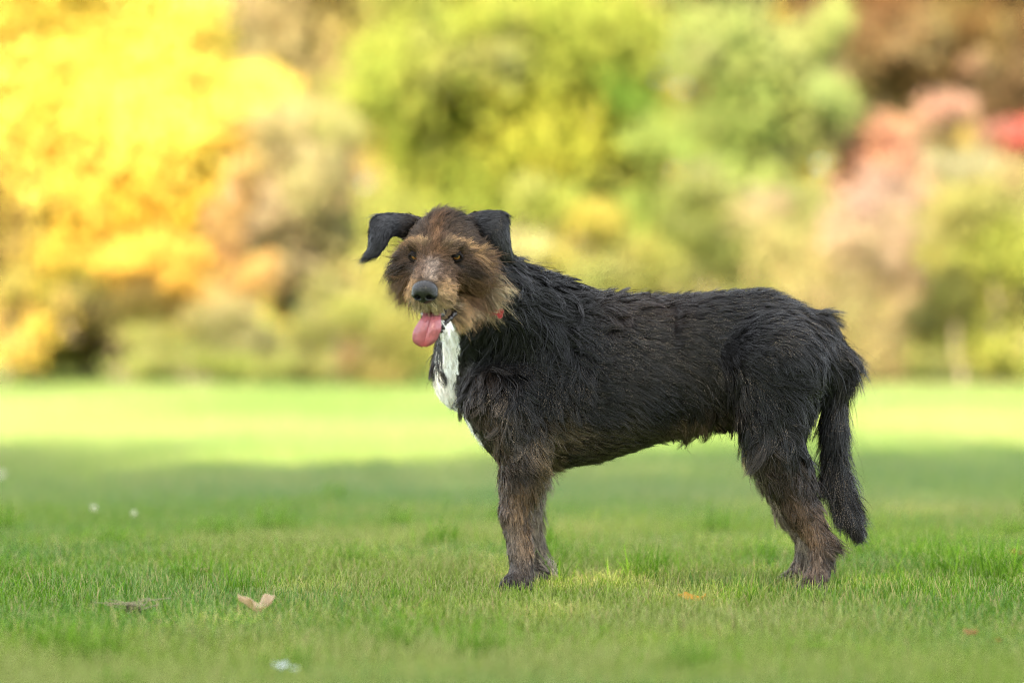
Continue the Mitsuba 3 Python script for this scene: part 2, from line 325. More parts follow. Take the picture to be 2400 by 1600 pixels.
plant('orange_shrub', 'slender orange-red bush at the right edge of the yellow tree', 'shrub', 24.3,
      [(540, 500, 60, 90, Or), (520, 610, 60, 70, (0.58, 0.31, 0.12)), (510, 690, 100, 55, (0.58, 0.38, 0.12)), (430, 660, 70, 50, (0.68, 0.42, 0.06)), (580, 650, 60, 70, (0.6, 0.36, 0.1)), (560, 400, 50, 60, (0.6, 0.4, 0.14), .6), (440, 730, 80, 40, (0.3, 0.2, 0.05))], 0.065, 0.6, 0.012, 4, 0.4, 10, SH, tone=(1.02, 1.12, 1.25))
plant('tan_shrub', 'pinkish tan bush between the orange bush and the dog', 'shrub', 24.7,
      [(660, 330, 100, 90, (0.54, 0.42, 0.2)), (740, 420, 110, 100, (0.5, 0.42, 0.18)), (640, 470, 90, 90, (0.55, 0.41, 0.24)), (760, 560, 110, 100, (0.42, 0.36, 0.15)), (660, 610, 100, 90, (0.46, 0.36, 0.18)), (790, 300, 80, 80, (0.45, 0.4, 0.14)), (690, 720, 60, 50, (0.13, 0.14, 0.08)), (770, 690, 100, 80, (0.42, 0.4, 0.12)), (860, 620, 90, 90, (0.45, 0.42, 0.1))], 0.07, 0.65, 0.016, 5, 0.6, 11, SH, tone=(.98, 1.1, 1.2))
plant('dark_shrub', 'low dark olive bush under the yellow tree', 'shrub', 24.2,
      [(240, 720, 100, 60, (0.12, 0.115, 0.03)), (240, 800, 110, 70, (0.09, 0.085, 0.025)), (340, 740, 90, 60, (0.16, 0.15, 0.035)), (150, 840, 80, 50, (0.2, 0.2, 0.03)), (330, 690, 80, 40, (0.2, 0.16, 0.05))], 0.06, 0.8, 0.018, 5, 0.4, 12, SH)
plant('low_green_shrub', 'low fresh green bush beside the dark olive bush', 'shrub', 23.7,
      [(400, 800, 100, 60, (0.36, 0.38, 0.08)), (480, 840, 120, 50, (0.4, 0.45, 0.09)), (580, 800, 110, 70, (0.36, 0.38, 0.09)), (340, 860, 90, 30, (0.36, 0.4, 0.08)), (640, 850, 90, 45, (0.4, 0.42, 0.1)), (520, 750, 90, 50, (0.38, 0.36, 0.1))], 0.055, 0.85, 0.014, 6, 0.35, 13, SH, tone=(.8, .9, 1))
plant('low_mixed_shrub', 'low green bush with rusty twigs left of the dog', 'shrub', 23.9,
      [(740, 800, 100, 70, (0.36, 0.36, 0.1)), (850, 820, 90, 70, (0.42, 0.36, 0.12)), (820, 830, 30, 45, (0.42, 0.26, 0.11)), (940, 800, 110, 90, (0.45, 0.43, 0.1)), (900, 870, 130, 35, (0.44, 0.36, 0.1)), (760, 870, 100, 30, (0.4, 0.4, 0.1)), (860, 740, 100, 60, (0.42, 0.43, 0.1))], 0.055, 0.85, 0.014, 6, 0.35, 14, SH, tone=(.82, .9, 1))
plant('yellow_shrub', 'small bright yellow sapling at the bottom left edge', 'shrub', 23.6,
      [(90, 770, 60, 50, (0.82, 0.6, 0.03)), (50, 830, 60, 50, (0.78, 0.58, 0.03)), (-60, 780, 80, 90, (0.75, 0.55, 0.04)), (120, 700, 80, 40, (0.55, 0.47, 0.05)), (20, 690, 60, 60, (0.5, 0.42, 0.08))], 0.06, 0.8, 0.012, 3, 0.35, 15, SH)
plant('golden_shrub', 'bush with golden yellow leaf tips right above the back of the dog', 'shrub', 24.8,
      [(1400, 520, 80, 60, (0.62, 0.5, 0.08)), (1330, 590, 110, 60, (0.58, 0.48, 0.1)), (1240, 580, 80, 60, (0.58, 0.52, 0.2)), (1480, 600, 100, 70, (0.5, 0.45, 0.09)), (1260, 470, 90, 60, (0.45, 0.46, 0.07)), (1380, 680, 170, 80, (0.46, 0.43, 0.1)), (1400, 800, 200, 90, (0.42, 0.42, 0.1)), (1200, 780, 170, 120, (0.42, 0.42, 0.1))], 0.065, 0.7, 0.018, 5, 0.5, 16, SH, tone=(.82, .95, 1.1))
plant('olive_shrub', 'mid green bush with dark gaps right of the golden leaf tips', 'shrub', 25.0,
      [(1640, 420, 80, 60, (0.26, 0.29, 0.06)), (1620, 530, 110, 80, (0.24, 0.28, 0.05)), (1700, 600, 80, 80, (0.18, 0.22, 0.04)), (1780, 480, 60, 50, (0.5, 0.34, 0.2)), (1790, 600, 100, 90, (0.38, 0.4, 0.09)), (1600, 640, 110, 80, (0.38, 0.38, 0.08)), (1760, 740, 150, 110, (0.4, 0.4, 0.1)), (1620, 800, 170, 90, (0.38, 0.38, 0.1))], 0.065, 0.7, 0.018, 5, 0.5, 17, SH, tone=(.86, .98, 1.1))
plant('mottled_shrub', 'mottled olive and ochre bush at the left edge under the yellow crown', 'shrub', 24.4,
      [(30, 480, 70, 90, (0.55, 0.42, 0.12)), (70, 600, 90, 80, (0.5, 0.4, 0.12)), (60, 430, 60, 60, (0.45, 0.36, 0.2)), (170, 640, 90, 70, (0.5, 0.46, 0.06)), (-60, 560, 120, 160, (0.5, 0.42, 0.1)), (30, 720, 50, 60, (0.35, 0.2, 0.08))], 0.065, 0.65, 0.016, 5, 0.4, 18, SH)

# the far wood behind everything: one mass nobody could count
r = np.random.default_rng(77)
n = 72000
wx, wy = r.uniform(-15, 15, n), r.uniform(33, 38, n)
topz = 6.5 + 3.5 * meshkit.fbm(np.stack([wx * 0.3, wy * 0.2, 0 * wx], -1), 3, 8)
wz = r.uniform(0, 1, n) ** 0.8 * topz
tone = meshkit.fbm(np.stack([wx * 0.5, wz * 0.5, wy * 0.3], -1), 3, 21)[:, None]
right = np.clip((wx - 2.5) / 3, 0, 1)[:, None]
wc = (np.array([0.32, 0.28, 0.08]) * (1 - tone) + np.array([0.5, 0.43, 0.12]) * tone) * (1 - right) + right * np.array([0.16, 0.10, 0.05])
V, F, col = leaf_cloud(np.stack([wx, wy, wz], 1), 0.335, wc, 78, 0.1)
scene['woodland'] = sheet(V, F, 'm_leaf', col, nrm(np.array([0, -.6, .5]) + r.normal(0, .3, V.shape)))
lab('woodland', 'blurred mass of far autumn woodland behind the shrubs', 'woodland', kind='stuff')


# the park trees behind the viewpoint, whose shade lies over the foreground lawn and the dog
def shade_tree(x, y, h, rad, seed, label, n=9000):
    key = numbered('park_tree')
    r = np.random.default_rng(seed)
    d = nrm(r.normal(size=(n, 3))) * r.uniform(0, 1, (n, 1)) ** 0.36
    d *= (0.82 + 0.3 * meshkit.noise(d * 2.2 + seed, seed))[:, None]
    c = np.array([x, y, h * 0.64])
    V, F, col = leaf_cloud(c + d * np.array([rad, rad, h * 0.36]), 0.245, np.tile([0.14, 0.2, 0.04], (n, 1)), seed)
    wood = [limb(np.array([x, y, -0.1]), c, 0.2, 0.11, r, 8, 0.02)]
    for k in range(9):
        e = c + nrm(r.normal(size=3)) * np.array([rad, rad, h * 0.3]) * 0.8
        wood.append(limb(c - np.array([0, 0, r.uniform(0.5, h * 0.3)]), e, 0.08, 0.015, r))
    scene[key + '__trunk'] = mikit.ply(trimesh.util.concatenate(wood), 'm_bark', smooth=True)
    scene[key + '__crown'] = mikit.ply((V, F), 'm_leaf', smooth=False, color=col)
    lab(key, label, 'tree')


for tx, ty, th_, sd, text in ((-8.6, -6.0, 13.4, 670, 'leafy park tree behind the viewpoint, to its left, shading the lawn'), (-3.2, -6.0, 13.2, 804, 'leafy park tree close behind the viewpoint, shading the dog'),
                              (2.4, -6.5, 13.3, 23, 'leafy park tree behind the viewpoint, to its right, shading the lawn'), (-9.0, -12.8, 14.0, 807, 'tall park tree in the second row behind the viewpoint, at its left'),
                              (-3.6, -13.2, 13.6, 468, 'tall park tree in the second row straight behind the viewpoint'), (2.0, -13.0, 14.0, 515, 'tall park tree in the second row behind the viewpoint, at its right')):
    shade_tree(tx, ty, th_, 4.3, sd, text, 21000)


# ---------------------------------------------------------------- the dog
def surface_nets(field, lo, hi, h):
    ax = [np.arange(a, b + h, h) for a, b in zip(lo, hi)]
    G = np.stack(np.meshgrid(*ax, indexing='ij'), -1)
    val = field(G.reshape(-1, 3)).reshape(G.shape[:3])
    ins = val < 0
    n = np.array(val.shape)
    acc, cnt = np.zeros((*(n - 1), 3)), np.zeros(n - 1)
    for axis in range(3):
        a = [slice(None)] * 3; b = [slice(None)] * 3
        a[axis], b[axis] = slice(0, -1), slice(1, None)
        va, vb = val[tuple(a)], val[tuple(b)]
        cross = (va < 0) != (vb < 0)
        t = np.where(cross, va / np.where(cross, va - vb, 1), 0)
        p = G[tuple(a)].copy()
        p[..., axis] += t * h
        p *= cross[..., None]
        o1, o2 = [k for k in range(3) if k != axis]
        for s1 in (0, 1):
            for s2 in (0, 1):
                sl = [slice(None)] * 3
                sl[o1] = slice(s1, n[o1] - 1 + s1)
                sl[o2] = slice(s2, n[o2] - 1 + s2)
                acc += p[tuple(sl)]
                cnt += cross[tuple(sl)]
    act = cnt > 0
    idx = np.full(act.shape, -1)
    idx[act] = np.arange(act.sum())
    V = acc[act] / cnt[act][:, None]
    quads = []
    for axis in range(3):
        a = [slice(1, -1)] * 3; b = [slice(1, -1)] * 3
        a[axis], b[axis] = slice(0, -1), slice(1, None)
        ia, ib = ins[tuple(a)], ins[tuple(b)]
        w = np.argwhere(ia != ib)
        flip = ia[tuple(w.T)]
        off = np.ones(3, int); off[axis] = 0
        w = w + off
        o1, o2 = (axis + 1) % 3, (axis + 2) % 3
        e1 = np.eye(3, dtype=int)[o1]; e2 = np.eye(3, dtype=int)[o2]
        c = [idx[tuple((w - d).T)] for d in (e1 * 0, e1, e1 + e2, e2)]
        qd = np.stack(c, 1)
        qd[~flip] = qd[~flip][:, ::-1]
        quads.append(qd)
    Q = np.vstack(quads)
    Q = Q[(Q >= 0).all(1)]
    m = trimesh.Trimesh(V, np.vstack([Q[:, [0, 1, 2]], Q[:, [0, 2, 3]]]), process=False)
    if m.volume < 0:
        m.invert()
    return m


def smin(a, b, k):
    h = np.clip(0.5 + 0.5 * (b - a) / k, 0, 1)
    return b + (a - b) * h - k * h * (1 - h)


def cap(p, a, b, ra, rb):
    ab = b - a
    t = np.clip((p - a) @ ab / (ab @ ab), 0, 1)
    return np.linalg.norm(p - a - t[:, None] * ab, axis=1) - (ra + (rb - ra) * t)


def chain(p, pts, rad, k=0.012):
    d = cap(p, pts[0], pts[1], rad[0], rad[1])
    for i in range(1, len(pts) - 1):
        d = smin(d, cap(p, pts[i], pts[i + 1], rad[i], rad[i + 1]), k)
    return d


def ell(p, c, R, rad):
    w = (p - c) @ np.asarray(R).T
    k0 = np.linalg.norm(w / rad, axis=1)
    k1 = np.linalg.norm(w / np.square(rad), axis=1)
    return k0 * (k0 - 1) / np.maximum(k1, 1e-9)


YD = 8.0                                                     # the plane of the dog's spine
# torso: u, top v, bottom v, half width; the outline of the coat, the skin lies INSET below
ST = np.array([(1075, 745, 960, .055), (1110, 715, 1025, .085), (1150, 690, 1070, .105), (1220, 668, 1100, .125), (1300, 662, 1106, .135), (1380, 672, 1098, .138), (1460, 680, 1074, .135), (1540, 683, 1046, .125),
               (1620, 679, 1026, .115), (1700, 672, 1008, .108), (1780, 668, 1000, .108), (1850, 690, 990, .104), (1910, 730, 960, .09), (1950, 785, 920, .06)], float)
INSET = 0.013
sx = np.array([at(a, 800, YD)[0] for a in ST[:, 0]])
stop_ = np.array([at(a, b, YD)[2] for a, b in ST[:, :2]]) - INSET
sbot = np.array([at(a, b, YD)[2] for a, b in ST[:, [0, 2]]]) + INSET * 0.8
from scipy.interpolate import PchipInterpolator
ftop, fbot, fwid = PchipInterpolator(sx, stop_), PchipInterpolator(sx, sbot), PchipInterpolator(sx, ST[:, 3] - INSET)


def torso(p):
    x = np.clip(p[:, 0], sx[0], sx[-1])
    t, b, w = ftop(x), fbot(x), fwid(x)
    cz, hz = (t + b) / 2, (t - b) / 2
    dz, dy, dx = p[:, 2] - cz, p[:, 1] - YD, p[:, 0] - x
    w = w * (1 - 0.16 * np.clip(dz / hz, -1, 1) * np.where(x > 0.35, -0.6, 1))
    k0 = np.sqrt((dy / w) ** 2 + (dz / hz) ** 2 + (dx / 0.04) ** 2)
    k1 = np.sqrt((dy / w ** 2) ** 2 + (dz / hz ** 2) ** 2 + (dx / 0.04 ** 2) ** 2)
    return k0 * (k0 - 1) / np.maximum(k1, 1e-9)


# head frame: R to the right of the picture, U up, F out of the face
yaw, pit = math.radians(13), math.radians(23)
HF = np.array([-math.sin(yaw) * math.cos(pit), -math.cos(yaw) * math.cos(pit), -math.sin(pit)])
HR = np.array([math.cos(yaw), -math.sin(yaw), 0])
HU = np.array([-math.sin(pit) * math.sin(yaw), -math.sin(pit) * math.cos(yaw), math.cos(pit)])
HM = np.stack([HR, HU, HF])
E0 = at(1021, 600, 7.70)


def H(r, u, f):
    return E0 + (np.array([r, u, f]) * 0.001) @ HM


NOSE = H(-2, -34, 106)
LEGS = {'leg': [at(1165, 930, 7.90), at(1228, 1060, 7.895), at(1206, 1200, 7.905), at(1219, 1285, 7.905), at(1222, 1335, 7.90), at(1208, 1372, 7.88)],
        'leg_001': [at(1175, 930, 8.10), at(1228, 1060, 8.105), at(1235, 1200, 8.095), at(1250, 1280, 8.095), at(1262, 1325, 8.10), at(1255, 1352, 8.07)],
        'leg_002': [at(1810, 860, 7.92), at(1815, 1035, 7.89), at(1876, 1190, 7.905), at(1924, 1275, 7.91), at(1918, 1345, 7.905), at(1893, 1388, 7.88)],
        'leg_003': [at(1810, 860, 8.08), at(1803, 1035, 8.10), at(1852, 1190, 8.095), at(1890, 1265, 8.09), at(1884, 1325, 8.09), at(1862, 1362, 8.07)]}
LR = {'leg': [.075, .050, .030, .024, .022, .022], 'leg_001': [.075, .050, .030, .024, .022, .022], 'leg_002': [.11, .060, .034, .022, .021, .021], 'leg_003': [.10, .058, .034, .022, .021, .021]}
TAIL = [at(1925, 765, 8.0), at(1955, 860, 8.01), at(1953, 980, 8.0), at(1958, 1100, 8.0), at(1978, 1175, 7.99), at(2006, 1238, 7.985)]
TR = [.032, .024, .018, .015, .012, .008]


def head_field(p):
    d = ell(p, H(0, -1, -72), HM, np.array([.073, .054, .085]))
    for s in (-1, 1):
        d = smin(d, ell(p, H(s * 44, -38, -55), HM, np.array([.044, .046, .055])), .03)
        d = smin(d, ell(p, H(s * 30, 17, -8), HM, np.array([.026, .012, .018])), .014)
    d = smin(d, cap(p, H(0, -24, -30), H(0, -42, 70), .047, .040), .03)
    for s in (-1, 1):
        d = smin(d, ell(p, H(s * 21, -52, 62), HM, np.array([.024, .024, .034])), .014)
    d = smin(d, ell(p, H(0, -56, 68), HM, np.array([.016, .017, .026])), .012)
    jaw = cap(p, at(1078, 700, 7.80), at(1030, 766, 7.692), .027, .020)
    d = smin(d, jaw, .010)
    for s in (-1, 1):                                         # eye sockets
        d = np.maximum(d, -(np.linalg.norm(p - H(s * 44, 0, 4), axis=1) - .0145))
    return d


def body_field(p):
    d = torso(p)
    d = smin(d, cap(p, at(1250, 770, 8.0), at(1095, 660, 7.86), .115, .078), .05)
    d = smin(d, cap(p, at(1090, 880, 8.0), at(1130, 760, 7.95), .06, .09), .05)
    for k, pts in LEGS.items():
        lg = chain(p, pts, LR[k])
        paw = ell(p, pts[-1] + np.array([.002, 0, .002]), np.eye(3), np.array([.034, .030, .021]))
        for ty in (-.019, -.0065, .0065, .019):
            paw = smin(paw, ell(p, pts[-1] + np.array([-.024 + 14 * ty * ty, ty, -.004]), np.eye(3), np.array([.014, .0085, .011])), .005)
        d = smin(d, smin(lg, paw, .012), .03)
    d = smin(d, chain(p, TAIL, TR), .02)
    return smin(d, head_field(p), .025)


lo, hi = np.array([-.36, 7.50, -.03]), np.array([.84, 8.30, .93])
body = surface_nets(body_field, lo, hi, 0.0085)
trimesh.smoothing.filter_taubin(body, iterations=4)


def outside(u, v, Y0=7.4, Y1=8.2, gap=0.0):
    """The first point of the skin along a line of sight, pulled back by gap metres."""
    ys = np.linspace(Y0, Y1, 500)
    P = np.array([at(u, v, y) for y in ys])
    d = body_field(P)
    i = np.argmax(d < 0) if (d < 0).any() else 250
    return at(u, v, ys[i] - gap)


BLK, BRN, DBR = (.0034, .0036, .0044), (.045, .030, .022), (.020, .0145, .012)
HEADC = [(1020, 505, (.034, .023, .018)), (960, 520, (.032, .022, .016)), (1085, 520, (.036, .025, .019)), (1020, 560, (.055, .032, .02)), (970, 545, (.045, .03, .02)), (1075, 545, (.045, .03, .021)), (1130, 560, (.04, .027, .02)),
         (955, 615, (.05, .030, .02)), (1090, 620, (.05, .030, .02)), (1020, 610, (.06, .034, .02)), (925, 660, (.12, .062, .033)), (945, 690, (.12, .066, .034)), (1095, 690, (.11, .06, .032)), (1110, 640, (.11, .06, .033)), (1015, 640, (.10, .06, .04)),
         (970, 700, (.24, .16, .095)), (1045, 700, (.24, .16, .095)), (1010, 725, (.30, .24, .15)), (1070, 750, (.26, .17, .08)), (1150, 690, (.20, .15, .095)), (1125, 740, (.26, .19, .11)), (930, 730, (.28, .2, .13)), (910, 690, (.10, .07, .05)), (1170, 600, (.02, .015, .013)), (1160, 560, (.026, .018, .015))]
STROKES = [([(1020, 525), (1022, 590)], 14, (.17, .085, .04), .6), ([(932, 600), (948, 580), (970, 568), (990, 566)], 6, (.33, .19, .09), .7), ([(1112, 605), (1098, 582), (1078, 568), (1052, 566)], 6, (.33, .2, .10), .7), ([(985, 578), (1000, 574)], 7, (.33, .22, .12), .65),
           ([(1040, 578), (1054, 574)], 7, (.34, .23, .14), .65), ([(950, 618), (975, 628)], 10, (.014, .011, .010), .6), ([(1070, 622), (1100, 634)], 11, (.014, .012, .011), .6), ([(1012, 622), (1008, 655)], 13, (.26, .20, .165), .8),
           ([(965, 668), (950, 700), (948, 725)], 14, (.33, .195, .095), .65), ([(1045, 668), (1065, 690), (1070, 715)], 15, (.33, .195, .095), .65), ([(965, 715), (1000, 728), (1040, 722)], 11, (.40, .34, .24), .75), ([(1058, 640), (1080, 690)], 12, (.07, .035, .022), .6), ([(935, 640), (928, 690)], 12, (.05, .027, .018), .6),
           ([(1145, 650), (1152, 690), (1140, 725), (1120, 750)], 15, (.44, .36, .24), .85), ([(1090, 715), (1085, 735)], 9, (.55, .42, .28), .8), ([(1050, 770), (1085, 765)], 14, (.36, .25, .11), .8), ([(905, 700), (915, 735)], 12, (.42, .35, .25), .7), ([(912, 650), (905, 690)], 9, (.12, .085, .06), .5)]


def head_color(x, z):
    c = field2(HEADC, 7.68, x, z, 3, 2.0, 12.0)
    q = np.stack([x, z], 1)
    for pts, w, k, amt in STROKES:
        P = [at(a, b, 7.68)[[0, 2]] for a, b in pts]
        d = np.full(len(q), 9.0)
        for a, b in zip(P[:-1], P[1:]):
            t = np.clip((q - a) @ (b - a) / ((b - a) @ (b - a)), 0, 1)
            d = np.minimum(d, np.linalg.norm(q - a - t[:, None] * (b - a), axis=1))
        m = (amt * np.exp(-(d / (w / 1120)) ** 2))[:, None]
        c = c * (1 - m) + m * np.array(k)
    return c


BODYC = [(1250, 700, BLK), (1350, 800, BLK), (1500, 800, BLK), (1700, 800, BLK), (1850, 800, BLK), (1400, 950, BLK), (1550, 950, BLK), (1250, 900, BLK), (1180, 800, BLK), (1120, 800, BLK), (1110, 900, (.014, .011, .010)), (1135, 1000, (.022, .017, .014)), (1200, 1000, (.009, .008, .007)),
         (1540, 690, (.013, .009, .008)), (1460, 720, (.012, .009, .008)), (1310, 1040, (.034, .027, .016)), (1270, 1100, (.07, .052, .03)), (1400, 1050, (.018, .015, .010)), (1480, 1040, (.014, .012, .008)), (1350, 1085, (.012, .011, .009)), (1600, 1010, (.04, .03, .02)),
         (1655, 1000, (.05, .037, .027)), (1690, 930, BLK), (1700, 970, (.010, .008, .007)), (1620, 950, BLK), (1740, 1010, BLK), (1800, 950, BLK), (1780, 900, BLK), (1860, 1030, BLK), (1750, 1090, (.05, .04, .034)), (1800, 1120, (.022, .016, .013)), (1870, 1120, DBR),
         (1850, 1180, (.050, .033, .024)), (1900, 1240, (.075, .05, .034)), (1900, 1320, (.07, .05, .038)), (1950, 1310, (.022, .017, .014)), (1920, 1370, (.06, .047, .037)), (1150, 1080, (.034, .025, .02)), (1220, 1090, (.018, .014, .012)),
         (1175, 1170, (.055, .04, .032)), (1215, 1170, (.065, .045, .028)), (1195, 1260, (.085, .07, .06)), (1230, 1260, (.085, .06, .04)), (1210, 1330, (.06, .048, .04)), (1200, 1360, (.03, .024, .02)), (1960, 900, BLK), (1960, 1100, (.006, .006, .007)), (2000, 1200, (.006, .006, .007))]


def field2(ctrl, Yc, x, z, dim, power=2.2, eps=14.0):
    """A value per point from control points given on the side view (u, v at depth Yc), by inverse distance over (x, z)."""
    c = np.array([[*at(u, v, Yc)[[0, 2]]] for u, v, *_ in ctrl])
    val = np.array([np.asarray(k[2], float)[:dim] if dim > 1 else [k[2]] for k in ctrl])
    d2 = ((np.stack([x, z], 1)[:, None] - c[None]) ** 2).sum(-1) + (eps / 1090) ** 2
    w = d2 ** (-power)
    w /= w.sum(1, keepdims=True)
    return w @ val


HC = H(0, -10, -50)


def in_head(p):
    w = (p - E0) @ HM.T * 1000
    return (w[:, 2] > -135) & (np.linalg.norm((w - np.array([0, -15, -50])) / np.array([125, 140, 175]), axis=1) < 1) & (w[:, 2] + 0.35 * w[:, 1] > -128)


def leg_of(p):
    """0-3 for the four lower legs, else -1."""
    z = p[:, 2]
    out = np.full(len(p), -1)
    for i, k in enumerate(LEGS):
        pts = LEGS[k]
        d = np.min([np.linalg.norm(p - (pts[j] + (pts[j + 1] - pts[j]) * t), axis=1) for j in range(1, 5) for t in (0, .25, .5, .75, 1)], axis=0)
        best = (d < .085) & (z < (0.30 if i < 2 else 0.31)) & (d < 1e9)
        if i in (0, 2):
            best &= p[:, 1] < YD
        else:
            best &= p[:, 1] >= YD
        out[best] = i
    return out


def tail_d(p):
    D = np.stack([np.linalg.norm(p - (TAIL[j] + (TAIL[j + 1] - TAIL[j]) * t), axis=1) for j in range(5) for t in np.linspace(0, .9, 8)], 1)
    return D.min(1), D.argmin(1) / (D.shape[1] - 1)


STRIPE = np.array([at(a, b, 7.97)[[0, 2]] for a, b in ((1056, 755), (1057, 800), (1054, 880), (1063, 940), (1086, 995), (1115, 1042))])
STRW = np.array([.019, .018, .014, .013, .015, .015])


def stripe(p):
    q = p[:, [0, 2]]
    best = np.full(len(p), 9.0)
    for j in range(len(STRIPE) - 1):
        a, b = STRIPE[j], STRIPE[j + 1]
        t = np.clip(((q - a) @ (b - a)) / ((b - a) @ (b - a)), 0, 1)
        w = STRW[j] + (STRW[j + 1] - STRW[j]) * t
        best = np.minimum(best, np.linalg.norm(q - a - t[:, None] * (b - a), axis=1) / w)
    sx_ = np.interp(-p[:, 2], -STRIPE[:, 1], STRIPE[:, 0])
    return np.where((p[:, 0] < sx_) & (p[:, 2] < at(0, 868, 7.97)[2] + .11 * (meshkit.noise(p * 260, 31) - .5)) & (p[:, 2] > at(0, 1046, 7.97)[2]) & (p[:, 0] < sx_ + .01) & (p[:, 0] > sx_ - .08), np.minimum(best, .5), best)


# hair: directions (du, dv on the side view), lengths in metres
FLOW = [(1200, 650, (60, 60)), (1250, 760, (5, 60)), (1130, 760, (-5, 60)), (1180, 900, (5, 60)), (1110, 900, (0, 60)), (1130, 1010, (10, 60)), (1300, 700, (60, 25)), (1300, 850, (30, 55)), (1350, 780, (55, 40)), (1450, 740, (70, 15)), (1450, 900, (65, 25)), (1400, 1040, (60, 15)),
        (1600, 740, (70, 8)), (1600, 880, (65, 25)), (1560, 1000, (40, 45)), (1700, 720, (70, 12)), (1720, 820, (65, 25)), (1690, 930, (25, 60)), (1800, 750, (65, 25)), (1830, 850, (60, 30)), (1800, 960, (35, 50)), (1900, 760, (50, 45)), (1900, 880, (50, 35)), (1930, 960, (35, 50)),
        (1760, 1060, (-15, 60)), (1850, 1080, (20, 60)), (1870, 1180, (25, 60)), (1920, 1290, (10, 60)), (1920, 1370, (0, 60)), (1200, 1080, (10, 60)), (1270, 1080, (40, 45)), (1210, 1200, (8, 60)), (1215, 1340, (8, 60)), (1330, 1080, (55, 20)), (1650, 1000, (10, 60))]
LEN = [(1210, 640, .040), (1240, 720, .045), (1300, 650, .034), (1130, 760, .045), (1100, 860, .030), (1180, 860, .055), (1120, 1000, .032), (1260, 850, .050), (1330, 760, .045), (1380, 700, .034), (1450, 720, .034), (1550, 700, .032), (1480, 850, .030), (1600, 780, .026), (1700, 800, .026), (1600, 950, .030),
       (1400, 1060, .020), (1330, 1090, .014), (1550, 1030, .026), (1660, 1000, .038), (1700, 700, .026), (1800, 680, .028), (1850, 800, .030), (1920, 750, .042), (1930, 900, .045), (1800, 960, .036), (1740, 1060, .036), (1870, 1080, .036), (1860, 1180, .022), (1910, 1280, .020), (1905, 1370, .014),
       (1270, 1090, .038), (1200, 1080, .030), (1200, 1180, .018), (1215, 1280, .016), (1210, 1350, .013)]
CURL = [(1210, 640, .9), (1250, 740, 1.1), (1180, 860, 1.0), (1260, 850, .9), (1330, 760, .9), (1400, 700, .8), (1550, 700, .6), (1480, 860, .25), (1600, 800, .2), (1700, 800, .22), (1800, 720, .35), (1850, 850, .5), (1800, 1000, .7), (1900, 900, .7), (1860, 1150, .6), (1900, 1300, .4), (1400, 1060, .3), (1200, 1200, .35), (1660, 1000, .7), (1120, 1000, .7)]


